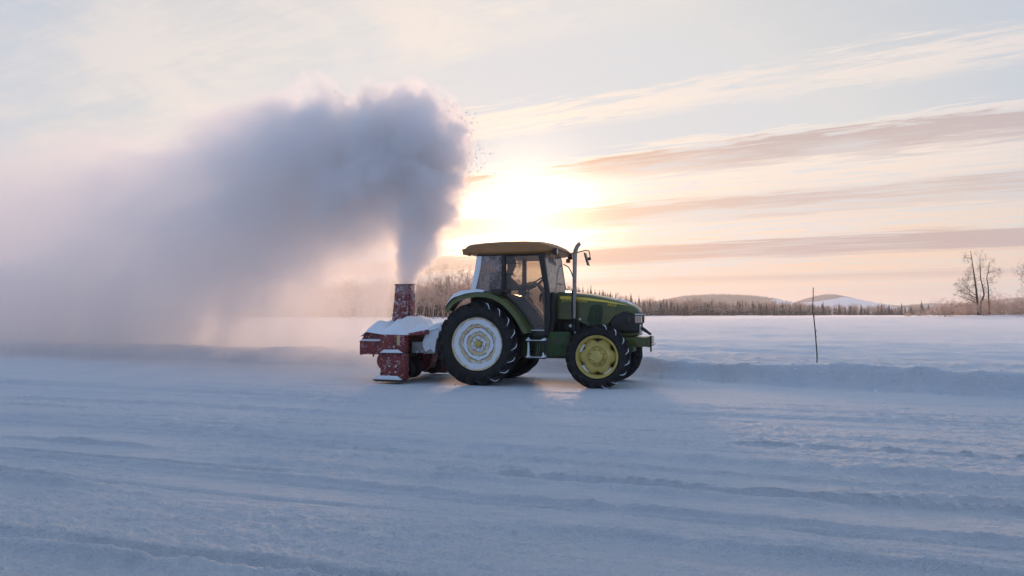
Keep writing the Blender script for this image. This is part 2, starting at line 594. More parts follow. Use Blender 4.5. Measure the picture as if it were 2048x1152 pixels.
def empty(name, loc, rz=0.0):
    o = bpy.data.objects.new(name, None)
    COL.objects.link(o)
    o.empty_display_size = 0.3
    o.location = loc
    o.rotation_euler = (0, 0, rz)
    return o


def copy_tree(o, parent=None):
    c = o.copy()
    COL.objects.link(c)
    c.parent = parent
    for ch in list(o.children):
        copy_tree(ch, c)
    return c


# ------------------------------------------------------------------ snow ground: one sheet to the horizon
HEAD = R(17)                                  # the tractor heads right and a little towards the viewer
TO = np.array([-0.31, 15.0])                  # middle of its rear axle
BX = np.array([-60., -30, -14, -5, 1.0, 2.9, 5.5, 7.9, 14, 25, 60])
BY = np.array([48., 32, 23.8, 19.4, 16.9, 15.6, 13.7, 12.05, 8.6, 2.5, -16])


LINES = [(3.25, .06, .050), (4.5, .045, .046), (4.66, .03, -.030), (5.75, .06, .034), (7.05, .08, .050), (7.35, .04, -.025), (8.1, .05, .024), (9.8, .07, .026)]
_lr = random.Random(77)
LINES += [(_lr.uniform(2.6, 13.0), _lr.uniform(.016, .034), _lr.choice((1, 1, -1)) * _lr.uniform(.014, .034)) for _ in range(46)]


def ground_h(x, y):
    x = np.asarray(x, np.float32)
    y = np.asarray(y, np.float32)
    a = R(19)
    u = x * math.cos(a) - y * math.sin(a)
    v = x * math.sin(a) + y * math.cos(a)
    d = (y - np.interp(x, BX, BY)) * 0.88
    r = np.hypot(x, y)
    near = 1 - sstep(r, 25, 60)
    wig = (fbm(u * 0.35, v * 0.35, seed=3) - 0.5)
    d = d + (fbm(u * 0.9, v * 0.9, seed=5, octv=3) - 0.5) * 0.35 * near
    # the ploughed side: scraped lines along the direction of travel, crumbs and low ridges
    h = 0.018 * (fbm(u * 0.14, v * 2.2, seed=1, octv=4) - 0.5)
    h += 0.034 * (fbm(u * 0.45, v * 8.0, seed=2, octv=4, gain=0.6) - 0.5) * sstep(fbm(u * 0.16, v * 0.5, seed=8, octv=2), 0.3, 0.6)
    h += 0.040 * (fbm(u * 10.0, v * 18.0, seed=4, octv=4, gain=0.62) - 0.5) * (0.35 + 0.65 * sstep(fbm(u * 0.3, v * 0.8, seed=9, octv=3), 0.38, 0.6))
    vw = v + wig * 0.28
    lump = 0.6 + 0.8 * fbm(u * 5, v * 6, seed=13, octv=3)
    for i, (vc, wd, hh) in enumerate(LINES):
        k_ = sstep(vnoise(u * 0.35 + i * 9.1, np.full_like(u, i * 3.7), seed=11), 0.34, 0.60)
        h += hh * k_ * lump * np.exp(-((vw - vc) / wd) ** 2)
    h *= 1.25 * (1 - 0.7 * sstep(v, 10.5, 12.5))
    # the cut bank and the untouched snow beyond it
    hb = 0.38 + 0.07 * (fbm(u * 0.5, v * 0.2, seed=21, octv=3) - 0.5) * 2
    lumps = (fbm(u * 2.4, v * 2.4, seed=22, octv=5, gain=0.58) - 0.5)
    blk = np.floor(fbm(u * 1.1, v * 1.1, seed=25, octv=2) * 7) / 7 - 0.5
    d = d + blk * 0.10 * near
    prof = hb * (0.24 * sstep(d, -0.08, 0.03) + 0.76 * sstep(d, 0.05, 0.22))
    face = sstep(d, -0.35, 0.0) * (1 - sstep(d, 0.7, 1.2))
    prof = prof + lumps * 0.15 * face
    prof = prof - 0.13 * sstep(d, 0.7, 2.4) * near
    drift = (fbm(u * 0.10, v * 0.45, seed=31, octv=5, gain=0.55) - 0.5) * 0.30 + (fbm(u * 0.7, v * 2.4, seed=33, octv=4, gain=0.6) - 0.5) * 0.10
    far = sstep(r, 50, 400)
    drift = drift * (1 + 1.4 * far) * (1 - sstep(r, 500, 1200))
    crumb = (fbm(u * 4, v * 5, seed=35, octv=4, gain=0.62) - 0.5) * 0.10 * (1 - sstep(d, 4, 9)) * (0.4 + 0.6 * sstep(fbm(u * .3, v * .9, seed=37, octv=2), .35, .6))
    beyond = sstep(d, 0.5, 1.6)
    # a second low step of wind crust
    d2 = d - 7.5 + wig * 3
    prof = prof + 0.07 * sstep(d2, 0, 0.5) * near
    h = h * (1 - sstep(d, -0.1, 0.3)) + prof * sstep(d, -0.4, 0.0) + (drift + crumb) * beyond
    # the shore rising on the right and low shores all round
    h += 0.75 * np.exp(-(((x - 72) / 30) ** 2 + ((y - 100) / 26) ** 2)) * (0.8 + 0.4 * fbm(x * 0.08, y * 0.08, seed=41))
    h += 1.3 * sstep(r, 230, 420) * sstep(-x, -40, 60)
    h += 6.0 * sstep(r, 520, 1100)
    return h


def make_ground():
    rr = np.concatenate([[0.02, 1.0, 2.0, 2.7], np.geomspace(3.2, 26, 560), np.geomspace(26.3, 130, 120), np.geomspace(134, 2400, 60)])
    half = R(41)
    ang = np.concatenate([np.linspace(-math.pi, -half, 60, endpoint=False), np.linspace(-half, half, 820, endpoint=False), np.linspace(half, math.pi, 60, endpoint=False)])
    A, RR = np.meshgrid(ang, rr)
    X, Y = RR * np.sin(A), RR * np.cos(A)
    Z = ground_h(X.ravel(), Y.ravel())
    V = np.stack([X.ravel(), Y.ravel(), Z], 1)
    na, nr = len(ang), len(rr)
    i = np.arange(nr - 1)[:, None] * na
    j = np.arange(na)[None, :]
    j2 = (j + 1) % na
    F = np.stack([i + j, i + j2, i + na + j2, i + na + j], -1).reshape(-1, 4)
    o = np_mesh('snow_ground', V, F[:, ::-1], snow_ground_material())
    tag(o, kind='structure')
    return o


ground = make_ground()


def gz(x, y):
    return float(ground_h(np.array([x]), np.array([y]))[0])


def at_px(px, dist):
    """ground point at a given distance that stands in the picture column px"""
    return (px - 1024.0) / 1500.0 * dist, dist


# ------------------------------------------------------------------ hills
def hill_material(name, clearing=None):
    m = bpy.data.materials.new(name)
    m.use_nodes = True
    m.node_tree.nodes.clear()
    g = Nodes(m.node_tree)
    out = g.new('ShaderNodeOutputMaterial')
    p = g.new('ShaderNodeBsdfPrincipled')
    g.l.new(p.outputs[0], out.inputs[0])
    p.inputs['Roughness'].default_value = 0.9
    p.inputs['Specular IOR Level'].default_value = 0.1
    co = g.new('ShaderNodeTexCoord').outputs['Object']
    n = g.noise(co, 0.12, 5.0, 0.7)
    c = g.mix(g.step(n, 0.35, 0.7), (0.055, 0.048, 0.042), (0.20, 0.175, 0.165))
    if clearing:
        x0, x1, z0, z1, tilt = clearing
        s = g.new('ShaderNodeSeparateXYZ')
        g.l.new(co, s.inputs[0])
        xs, _, zs = s.outputs
        wv = g.m('MULTIPLY', g.m('SUBTRACT', g.noise(co, 0.05, 4.0), 0.5), 9.0)
        xx = g.m('ADD', xs, wv)
        zz = g.m('ADD', zs, g.m('ADD', g.m('MULTIPLY', wv, 0.3), g.m('MULTIPLY', g.m('ABSOLUTE', g.m('SUBTRACT', xx, (x0 + x1) / 2 + tilt)), 0.20)))
        f = g.m('MULTIPLY', g.m('MULTIPLY', g.step(xx, x0, x0 + 4), g.step(xx, x1 - 4, x1, 1.0, 0.0)), g.m('MULTIPLY', g.step(zz, z0, z0 + 1), g.step(zz, z1 - 1, z1, 1.0, 0.0)))
        f = g.m('MULTIPLY', f, g.step(g.noise(co, 0.35, 3.0), 0.66, 0.7, 1.0, 0.2))
        c = g.mix(f, c, (0.80, 0.82, 0.86))
    g.put(p.inputs['Base Color'], c)
    return m


def make_hill(name, D, px, py, mat, depth=260.0, seed=0, trees=500, clear=None):
    """wooded hill standing at distance D whose skyline follows picture columns px at rows py"""
    px = np.array(px, float)
    hz = (627 - np.array(py, float)) / 1500.0 * D + 1.34
    wx = (px - 1024) / 1500.0 * D
    xs = np.linspace(wx[0], wx[-1], 150)
    ys = np.linspace(-depth, depth, 50)
    X, Y = np.meshgrid(xs, ys)
    H = np.interp(X, wx, hz) * np.clip(np.cos(Y / depth * math.pi / 2), 0, 1) ** 1.2
    H += (fbm(X * 0.03, Y * 0.03, seed=seed, octv=4) - 0.5) * 3.0 * (H > 1)
    V = np.stack([X.ravel(), (Y + D).ravel(), H.ravel()], 1)
    na = len(xs)
    i = np.arange(len(ys) - 1)[:, None] * na
    j = np.arange(na - 1)[None, :]
    F = np.stack([i + j, i + j + 1, i + na + j + 1, i + na + j], -1).reshape(-1, 4)
    o = np_mesh(name, V, F, mat)
    tag(o, kind='structure')
    rs = np.random.RandomState(seed + 100)
    V, F = [], []
    for _ in range(trees):
        x = rs.uniform(xs[0], xs[-1])
        yy = rs.uniform(-0.5, 0.12) * depth
        if clear and clear(x, yy):
            continue
        hh = np.interp(x, wx, hz) * max(0, math.cos(yy / depth * math.pi / 2)) ** 1.2
        ht = rs.uniform(1.6, 3.4)
        rd = ht * 0.24
        o_ = len(V)
        for k_ in range(5):
            an = k_ * 2 * math.pi / 5 + rs.rand()
            V.append((x + rd * math.cos(an), D + yy + rd * math.sin(an), hh - 0.6))
        V.append((x + rs.uniform(-.2, .2), D + yy, hh + ht))
        for k_ in range(5):
            F.append((o_ + k_, o_ + (k_ + 1) % 5, o_ + 5))
    f = np_mesh('hill_forest', V, F, M_WOOD, smooth=False)
    tag(f, 'tiny dark trees covering the distant hill', 'trees', kind='stuff')
    return o


make_hill('hill', 1500.0, [1235, 1290, 1330, 1370, 1400, 1430, 1455, 1480, 1520, 1550, 1580, 1620], [625, 610, 600, 592, 590, 589, 590, 591, 594, 602, 611, 625],
          hill_material('hill_wood_clearing', (470, 555, 22, 37, 18)), seed=1, trees=900)
make_hill('hill', 1650.0, [1572, 1594, 1615, 1635, 1655, 1670, 1695, 1718, 1735, 1755, 1780], [626, 611, 601, 593, 589, 592, 599, 604, 609, 615, 626],
          hill_material('hill_snow_slope', (606, 792, 8, 36.5, -8)), seed=2, trees=900,
          clear=lambda x, y: 620 < x < 780 and y < -22)
make_hill('hill', 1900.0, [1690, 1740, 1800, 1860, 1910, 1960, 2010, 2060, 2120, 2200, 2300], [618, 611, 612, 607, 608, 605, 598, 594, 592, 596, 622],
          hill_material('hill_wood'), seed=3, trees=1200)
make_hill('hill', 1800.0, [-300, -100, 100, 300, 500, 700, 900, 1050, 1150, 1250, 1330], [610, 603, 600, 598, 597, 596, 597, 600, 606, 614, 625],
          hill_material('hill_wood_left'), seed=4, trees=300)


# ------------------------------------------------------------------ trees
def spruce_mesh(name, ht, seed, mat=None, tiers=11, fins=9):
    """layered drooping boughs round a thin spire: returns crown mesh of unit tree"""
    rs = random.Random(seed)
    mb = MB()
    w = ht * rs.uniform(0.15, 0.20)
    for t in range(tiers):
        f = t / (tiers - 1)
        z = ht * (0.10 + 0.86 * f)
        rad = w * (1 - f) ** 0.85 + 0.03 * ht * (1 - f) + 0.01 * ht
        for k_ in range(fins):
            if rs.random() < 0.10:
                continue
            an = 2 * math.pi * (k_ + rs.random() * 0.7) / fins
            rr_ = rad * rs.uniform(0.6, 1.18)
            wd = rr_ * rs.uniform(0.28, 0.45)
            dz = ht * 0.09 * rs.uniform(0.6, 1.2)
            c, s = math.cos(an), math.sin(an)
            tip = (rr_ * c, rr_ * s, z - dz)
            a = (rr_ * .45 * c - wd * s, rr_ * .45 * s + wd * c, z - dz * .75)
            b = (rr_ * .45 * c + wd * s, rr_ * .45 * s - wd * c, z - dz * .75)
            top = (0, 0, z + ht * 0.045)
            mid = (rr_ * .5 * c, rr_ * .5 * s, z - dz * 0.25)
            mb.add([top, a, tip, b, mid], [(0, 1, 4), (1, 2, 4), (2, 3, 4), (3, 0, 4)])
    mb.tube([(0, 0, ht * 0.9), (0, 0, ht * 1.02)], [0.012 * ht, 0.002 * ht], 4)
    return mb


def grow(mb, tw, rs, p, d, ln, rad, depth, spread=0.7, up=0.10, seg=4, twigs=5, kids=(4, 6), twl=0.16):
    """recursive bare branch; thin ends go into tw as flat slivers"""
    pts, rads = [p.copy()], [rad]
    dirs = []
    for i in range(seg):
        d = (d + Vector((rs.gauss(0, .13), rs.gauss(0, .13), rs.gauss(0, .08) + up))).normalized()
        p = p + d * (ln / seg)
        pts.append(p.copy())
        rads.append(max(0.003, rad * (1 - 0.75 * (i + 1) / seg)))
        dirs.append(d.copy())
    mb.tube(pts, rads, 5 if depth > 2 else 3, cap=False)
    if depth <= 0:
        for _ in range(twigs):
            k_ = rs.randint(1, seg)
            q = pts[k_]
            dd = (dirs[k_ - 1] + Vector((rs.gauss(0, .6), rs.gauss(0, .6), rs.gauss(0.0, .4)))).normalized()
            L_ = twl * rs.uniform(0.6, 1.5)
            sd = dd.cross(Vector((rs.random() - .5, rs.random() - .5, rs.random() - .5)))
            if sd.length < 1e-4:
                continue
            sd.normalize()
            w_ = tw[1]
            e = q + dd * L_ + Vector((0, 0, -0.1 * L_))
            tw[0].add([q - sd * w_, q + sd * w_, e], [(0, 1, 2)])
        return
    n = rs.randint(*kids)
    for i in range(n):
        f = rs.uniform(0.25, 1.0) if depth < 3 else rs.uniform(0.3, 1.0)
        k_ = min(seg - 1, int(f * seg))
        q = pts[k_].lerp(pts[k_ + 1], f * seg - k_)
        base = dirs[k_]
        an = rs.uniform(0, 2 * math.pi)
        side = base.cross(Vector((math.cos(an), math.sin(an), 0.2)))
        if side.length < 1e-3:
            continue
        side.normalize()
        nd = (base * (1 - spread * rs.uniform(.6, 1.1)) + side * spread).normalized()
        grow(mb, tw, rs, q, nd, ln * rs.uniform(.42, .68) * (1.15 - 0.45 * f), max(0.004, rads[k_] * 0.5), depth - 1, spread, up, max(2, seg - 1), twigs, kids, twl)


def birch(name, loc, ht, seed, stems, bark, twig, label, cat, group=None, depth=3, kids=(5, 7), twigs=6, rad=0.02, twl=0.4, tww=0.010, rz=0.0):
    rs = random.Random(seed)
    root = empty(name, loc, rz)
    mb, tw = MB(), (MB(), tww)
    for (dx, dy, lx, ly, fr) in stems:
        grow(mb, tw, rs, Vector((dx, dy, -0.2)), Vector((lx, ly, 1)).normalized(), ht * fr, ht * rad * fr, depth, spread=0.72, up=0.09, seg=7, twigs=twigs, kids=kids, twl=twl)
    mb.build('trunk', bark, root)
    tw[0].build('crown', twig, root)
    tag(root, label, cat, group)
    return root


def place(o, loc, s, rz, sz=None):
    o.location = loc
    o.scale = (s, s, sz or s)
    o.rotation_euler = (0, 0, rz)


rng = random.Random(11)

# the three-stemmed birch on the right shore
bx, by = at_px(1962, 100.0)
tri = empty('birch_tree', (bx, by, gz(bx, by)))
rs_ = random.Random(5)
mb_, tw_ = MB(), (MB(), 0.008)


def stem(pts, r0, side_bias):
    """a main stem through given points with side boughs along it"""
    P = [Vector(p) for p in pts]
    n = len(P)
    mb_.tube(P, [r0 * (1 - 0.8 * i / (n - 1)) for i in range(n)], 6)
    for i in range(2, n):
        for _ in range(4):
            f = rs_.random()
            q = P[i - 1].lerp(P[i], f)
            an = rs_.uniform(0, 2 * math.pi)
            sx = rs_.gauss(side_bias, 0.8)
            dd = Vector((sx, 0.7 * math.sin(an), rs_.uniform(-0.05, 0.65))).normalized()
            L_ = rs_.uniform(0.7, 1.9) * (1.1 - 0.45 * (i / n))
            grow(mb_, tw_, rs_, q, dd, L_, 0.022, 2, spread=0.75, up=0.03, seg=4, twigs=3, kids=(3, 4), twl=0.26)


stem([(-0.35, 0, -0.3), (-0.5, 0, 2.0), (-0.62, 0, 3.6), (-0.75, .1, 5.2), (-0.95, .1, 6.8), (-1.25, 0, 8.6)], 0.16, -0.55)
stem([(0.0, .2, -0.3), (0.1, .2, 1.7), (0.55, .2, 2.7), (0.5, .3, 3.6), (0.2, .3, 5.0), (0.15, .3, 6.6), (0.1, .2, 7.7)], 0.13, 0.1)
stem([(0.95, -.2, -0.3), (0.9, -.2, 2.3), (0.88, -.2, 3.8), (0.7, -.2, 5.0), (0.95, -.2, 6.0), (1.2, -.1, 7.2)], 0.10, 0.6)
for k_ in range(4):                                   # the low boughs that reach out to the left
    grow(mb_, tw_, rs_, Vector((-0.5, 0, 1.6 + 0.35 * k_)), Vector((-1, rs_.uniform(-.3, .3), 0.42)).normalized(), 2.9, 0.06, 3, spread=0.65, up=0.02, seg=5, twigs=5, kids=(4, 5), twl=0.28)
mb_.build('trunk', M_BARK, tri)
tw_[0].build('crown', M_TWIG, tri)
tag(tri, 'tall bare birch with three dark stems on the snowy right shore', 'tree')

bx, by = at_px(2092, 92.0)
birch('birch_tree', (bx, by, gz(bx, by)), 7.2, 23, [(0, 0, -0.12, 0, 1.0), (0.4, 0.2, 0.25, 0, .8)], M_BARK, M_TWIG, 'bare birch leaning in from the right edge of the picture', 'tree', depth=3, kids=(6, 8), twl=0.3, tww=0.012)

# frosted bushes along the right shore
bush_src = []
for s_ in range(4):
    root = empty('frosted_bush', (0, 0, 0))
    mb, tw = MB(), (MB(), 0.016)
    rr = random.Random(40 + s_)
    for _ in range(11):
        dd = Vector((rr.gauss(0, .55), rr.gauss(0, .55), 1)).normalized()
        grow(mb, tw, rr, Vector((rr.gauss(0, .25), rr.gauss(0, .25), -0.1)), dd, rr.uniform(1.2, 2.2), 0.022, 2, spread=0.6, up=0.08, seg=4, twigs=6, kids=(4, 6), twl=0.26)
    mb.build('stems', M_FROST, root)
    tw[0].build('twigs', M_FROST, root)
    bush_src.append(root)
spots = [(1888, 96, 1.0), (1905, 104, .8), (1922, 108, 1.0), (1936, 98, .7), (1950, 104, 1.25), (1968, 96, .9), (1985, 106, 1.1), (2003, 100, .8), (2020, 104, .95), (2034, 95, .8), (2047, 98, 1.05), (2062, 92, 1.1),
         (1868, 112, .7), (1850, 118, .55), (1835, 126, .5), (1815, 135, .5), (1995, 112, 1.3), (1958, 113, 1.2)]
used = set()
for i, (px, dd, sc) in enumerate(spots):
    x_, y_ = at_px(px, dd)
    k_ = i % 4
    o = bush_src[k_] if k_ not in used else copy_tree(bush_src[k_])
    used.add(k_)
    place(o, (x_, y_, gz(x_, y_) - 0.05), sc, rng.uniform(0, 6.28))
    tag(o, 'pale frosted bush in the thicket below the three-stemmed birch' if px > 1880 else 'low frosted bush on the lake shore left of the three-stemmed birch', 'bush',
        'frosted bushes on the right shore' if px > 1880 else 'low bushes on the open shore')

# frosted birches close behind the blower and the cab
birch_src = []
for s_ in range(5):
    rr = random.Random(70 + s_)
    stems = [(rr.uniform(-.3, .3), rr.uniform(-.3, .3), rr.uniform(-.12, .12), rr.uniform(-.1, .1), rr.uniform(.75, 1)) for _ in range(2)]
    o = birch('frosted_birch', (0, 0, 0), 10.0, 70 + s_, stems, M_FROST, M_FROST, 'x', 'tree', depth=3, kids=(4, 6), twigs=4, rad=0.009, twl=0.5, tww=0.010)
    birch_src.append(o)
used = set()
i = 0
for px in range(566, 1010, 15):
    for row in range(2):
        dd = 128 + row * 16 + rng.uniform(-6, 6)
        p_ = px + rng.uniform(-6, 6) + row * 6
        x_, y_ = at_px(p_, dd)
        s_ = (0.66 + 0.36 * sstep(p_, 620, 900)) * rng.uniform(0.62, 1.05)
        if p_ > 940:
            s_ *= 0.85
        k_ = i % 5
        o = birch_src[k_] if k_ not in used else copy_tree(birch_src[k_])
        used.add(k_)
        place(o, (x_, y_, gz(x_, y_) - 0.1), s_, rng.uniform(0, 6.28))
        tag(o, 'frosted bare birch in the glowing grove between blower and cab' if p_ > 830 else 'frosted bare birch seen through the drifting snow left of the chute', 'tree',
            'frosted birches behind the blower' if p_ > 830 else 'frosted birches behind the drifting snow')
        i += 1

# spruces along the far shore: the ones that can be told apart
SHORE_PX = np.array([-500., 200, 560, 960, 1120, 1300, 1480, 1660, 1900, 2300])
SHORE_D = np.array([210., 200, 190, 195, 240, 300, 350, 400, 430, 440])
TOP_PX = np.array([-500., 560, 960, 1130, 1180, 1240, 1300, 1400, 1500, 1560, 1660, 1760, 1900, 2300])
TOP_Y = np.array([560., 560, 556, 568, 578, 590, 598, 597, 600, 603, 608, 610, 612, 614])
spr_src = []
for s_ in range(6):
    root = empty('spruce_tree', (0, 0, 0))
    spruce_mesh('crown', 10.0, 200 + s_, tiers=13, fins=9).build('crown', M_SPRUCE, root)
    tb = MB()
    tb.tube([(0, 0, -0.4), (0, 0, 5), (0, 0, 9.6)], [0.16, 0.10, 0.02], 6)
    tb.build('trunk', M_BARK, root)
    spr_src.append(root)
used = set()
sp = [(1136, 571), (1150, 566), (1158, 573), (1166, 572), (1176, 575), (1182, 570), (1190, 578), (1199, 580), (1206, 578), (1215, 586), (1221, 582), (1231, 588), (1240, 592), (1252, 590), (1262, 586), (1278, 590),
      (1288, 600), (1300, 598), (1312, 604), (1322, 601), (1326, 596), (1342, 598), (1355, 603), (1372, 602), (1388, 604), (1402, 598), (1415, 605), (1424, 596), (1440, 598), (1452, 603), (1466, 602), (1480, 605),
      (1492, 603), (1506, 600), (1520, 606), (1533, 605), (1548, 608), (1565, 602), (1580, 605), (1600, 604), (1618, 607), (1646, 602), (1678, 604), (1700, 610), (1722, 606), (1756, 607), (1763, 606), (1778, 607),
      (1803, 605), (1822, 609), (1843, 600), (1857, 606), (1874, 608), (1903, 602), (1884, 611)]
for i, (px, top) in enumerate(sp):
    dd = float(np.interp(px, SHORE_PX, SHORE_D)) + rng.uniform(-6, 8)
    x_, y_ = at_px(px, dd)
    z_ = gz(x_, y_)
    ht = (627 - top) / 1500.0 * dd + 1.34 - z_
    k_ = i % 6
    o = spr_src[k_] if k_ not in used else copy_tree(spr_src[k_])
    used.add(k_)
    s_ = ht / 10.0
    place(o, (x_, y_, z_), s_ * rng.uniform(.95, 1.25), rng.uniform(0, 6.28), s_)
    if px < 1300:
        tag(o, 'dark spruce rising behind the tractor hood in the forest edge', 'tree', 'spruces behind the hood')
    elif px == 1843:
        tag(o, 'tallest lone spruce on the low far shore right of the white hill', 'tree', 'spruces along the far shore')
    elif px == 1903:
        tag(o, 'broad dark spruce just left of the three-stemmed birch', 'tree', 'spruces along the far shore')
    elif px < 1600:
        tag(o, 'dark pointed spruce in the far forest left of the thin stake', 'tree', 'spruces along the far shore')
    else:
        tag(o, 'dark pointed spruce in the low far forest right of the thin stake', 'tree', 'spruces along the far shore')


# the rest of the wood reads as one mass
def far_wood():
    rs = np.random.RandomState(3)
    srcs = []
    for s_ in range(5):
        m1 = spruce_mesh('c', 1.0, 300 + s_, tiers=8, fins=6)
        srcs.append((np.array([tuple(p) for p in m1.v], np.float32), [f for f in m1.f]))
    br = []
    for s_ in range(4):
        rr = random.Random(400 + s_)
        mb, tw = MB(), (MB(), 0.006)
        grow(mb, tw, rr, Vector((0, 0, 0)), Vector((0, 0, 1)), .95, 0.012, 2, spread=0.6, up=0.15, seg=5, twigs=5, kids=(7, 9), twl=0.10)
        mb.add(tw[0].v, tw[0].f)
        br.append((np.array([tuple(p) for p in mb.v], np.float32), mb.f))
    for name, src, mat, n, lab in (('far_forest', srcs, M_WOOD, 3400, 'brown evergreen forest massed along the far lake shore'), ('far_birch_wood', br, M_FROST, 900, 'pale frosted birches massed along the far lake shore')):
        V, F = [], []
        off = 0
        PX = rs.uniform(-420, 2260, n)
        PX = PX[(PX > 560) | (rs.rand(n) < 0.5)]
        DD = np.interp(PX, SHORE_PX, SHORE_D) + rs.gamma(1.6, 16, len(PX)) - (5 if name == 'far_birch_wood' else 0)
        ZZ = ground_h((PX - 1024) / 1500 * DD, DD)
        for px, dd, z_ in zip(PX, DD, ZZ):
            x_, y_ = at_px(px, dd)
            top = np.interp(px, TOP_PX, TOP_Y)
            ht = (627 - top) / 1500.0 * np.interp(px, SHORE_PX, SHORE_D) + 1.34 - z_
            ht *= (0.42 + 0.56 * rs.rand() ** 0.8) * (0.62 + 0.62 * float(fbm(np.array([px / 34.0]), np.array([1.7]), seed=77, octv=3)[0]) + 0.06)
            if name == 'far_birch_wood':
                ht *= 0.92
            v, f = src[rs.randint(len(src))]
            an = rs.rand() * 6.28
            w = ht * rs.uniform(1.2, 2.1)
            c, s = math.cos(an), math.sin(an)
            V.append(np.stack([x_ + (v[:, 0] * c - v[:, 1] * s) * w, y_ + (v[:, 0] * s + v[:, 1] * c) * w, z_ - 0.2 + v[:, 2] * ht], 1))
            for q_ in f:
                if len(q_) == 4:
                    F.append((q_[0] + off, q_[1] + off, q_[2] + off))
                    F.append((q_[0] + off, q_[2] + off, q_[3] + off))
                else:
                    F.append((q_[0] + off, q_[1] + off, q_[2] + off))
            off += len(v)
        o = np_mesh(name, np.concatenate(V), F, mat, smooth=False)
        tag(o, lab, 'forest', kind='stuff')


far_wood()

# thin stake standing in the crest of the bank
stx, sty = (1632 - 1024) / 1500.0 * 14.75, 14.75
stz = gz(stx, sty)
mbs = MB()
top_z = 1.34 + (627 - 575) / 1500.0 * 14.75
H_ = top_z - stz
sp_pts = [(0, 0, -0.15), (0.005, 0, H_ * .12), (-0.012, 0, H_ * .3), (-0.022, 0.01, H_ * .45), (-0.05, 0, H_ * .62), (-0.068, 0, H_ * .68), (-0.064, 0, H_ * .76), (-0.055, 0, H_ * .88), (-0.05, 0, H_)]
mbs.tube(sp_pts, [.0125, .0125, .012, .012, .0115, .0115, .010, .009, .008], 8)
stake = mbs.build('wooden_stake', M_STAKE, smooth=60, loc=(stx, sty, stz))
for zf, sx in ((.34, .012), (.42, .014), (.61, .012), (.10, .012)):
    kn = MB()
    kx = np.interp(zf * H_, [p[2] for p in sp_pts], [p[0] for p in sp_pts])
    kn.tube([(kx, 0, H_ * zf), (kx + sx * 1.6, -.006, H_ * zf + .014)], [.010, .006], 6)
    kn.build('knot', M_STAKE, stake)
tag(stake, 'thin crooked wooden stake standing in the snow bank', 'stake')


# ------------------------------------------------------------------ tractor (local axes: x ahead, y to the far side, z up)
tractor = empty('tractor', (TO[0], TO[1], 0.0), -HEAD)
tag(tractor, 'green tractor with yellow wheels and cab driving across the ploughed snow', 'tractor')


def tyre_mb(Rad, W, rim_r, lugs, lug_h, sweep, phase=0.0, flip=1):
    """ag tyre about the y axis: rounded carcass with slanted curved lugs wrapping the shoulders"""
    mb = MB()
    hw = W / 2
    Rc = Rad - lug_h
    prof = [(rim_r, -hw * .62), (rim_r + .02, -hw * .80), (rim_r + (Rc - rim_r) * .35, -hw * .98), (rim_r + (Rc - rim_r) * .62, -hw), (rim_r + (Rc - rim_r) * .84, -hw * .94), (Rc - .012, -hw * .80), (Rc, -hw * .5), (Rc + .006, 0)]
    prof = prof + [(r_, -y_) for r_, y_ in prof[-2::-1]]
    prof = prof + [(rim_r - .03, hw * .5), (rim_r - .03, -hw * .5)]
    mb.lathe(prof, 72, closed=True)
    for s in (-1, 1):
        for i in range(lugs):
            a0 = 2 * math.pi * (i + (0.5 if s > 0 else 0)) / lugs + phase
            path = []
            for t in np.linspace(0, 1, 8):
                y_ = s * hw * (-0.06 + 1.04 * min(1, t * 1.18))
                if t < .84:
                    rr_ = Rc + lug_h * 1.0 - 0.02 * max(0, (t - .55)) / .3 * .5
                else:
                    rr_ = Rc + lug_h - .012 - (t - .84) / .16 * (Rad - rim_r) * .26
                an = a0 - flip * sweep * (t ** 0.85)
                path.append((an, y_, rr_, t))
            wv = 0.030 + .020
            vs, fs = [], []
            for (an, y_, rr_, t) in path:
                da = (wv * (0.9 + .25 * t)) / Rad / 2 * 1.25
                lo = Rc - .03 if t < .84 else rr_ - .06
                oy = 0.0 if t < .84 else s * .012
                for (aa, rx, yo) in ((an - da, lo, 0), (an - da * .72, rr_, oy), (an + da * .72, rr_, oy), (an + da, lo, 0)):
                    vs.append((rx * math.cos(aa), y_ + yo, rx * math.sin(aa)))
            n = len(path)
            for k_ in range(n - 1):
                o_ = k_ * 4
                for q_ in range(3):
                    fs.append((o_ + q_, o_ + q_ + 1, o_ + 5 + q_, o_ + 4 + q_))
            fs.append((0, 1, 2, 3))
            fs.append((4 * n - 1, 4 * n - 2, 4 * n - 3, 4 * n - 4))
            mb.add(vs, fs)
    return mb


def lug_snow_glints_mb(Rad, W, rim_r, lugs, lug_h, sweep, phase, a_lo, a_hi):
    """thin crusts of snow, doubling as sun glints, along the outer ends of the near-side lugs between two angles"""
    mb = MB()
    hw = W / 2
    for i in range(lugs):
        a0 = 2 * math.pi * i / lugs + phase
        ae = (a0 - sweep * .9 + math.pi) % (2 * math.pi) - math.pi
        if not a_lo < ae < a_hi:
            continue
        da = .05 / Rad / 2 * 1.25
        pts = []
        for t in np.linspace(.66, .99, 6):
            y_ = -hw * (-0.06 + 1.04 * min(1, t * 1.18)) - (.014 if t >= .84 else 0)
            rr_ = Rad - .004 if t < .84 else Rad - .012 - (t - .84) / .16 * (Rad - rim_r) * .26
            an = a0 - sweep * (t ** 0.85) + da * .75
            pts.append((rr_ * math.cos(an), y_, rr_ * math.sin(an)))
        mb.tube(pts, [.003, .006, .008, .007, .005, .003], 6)  # white strips carry the sun glints on the lug edges as well
    return mb


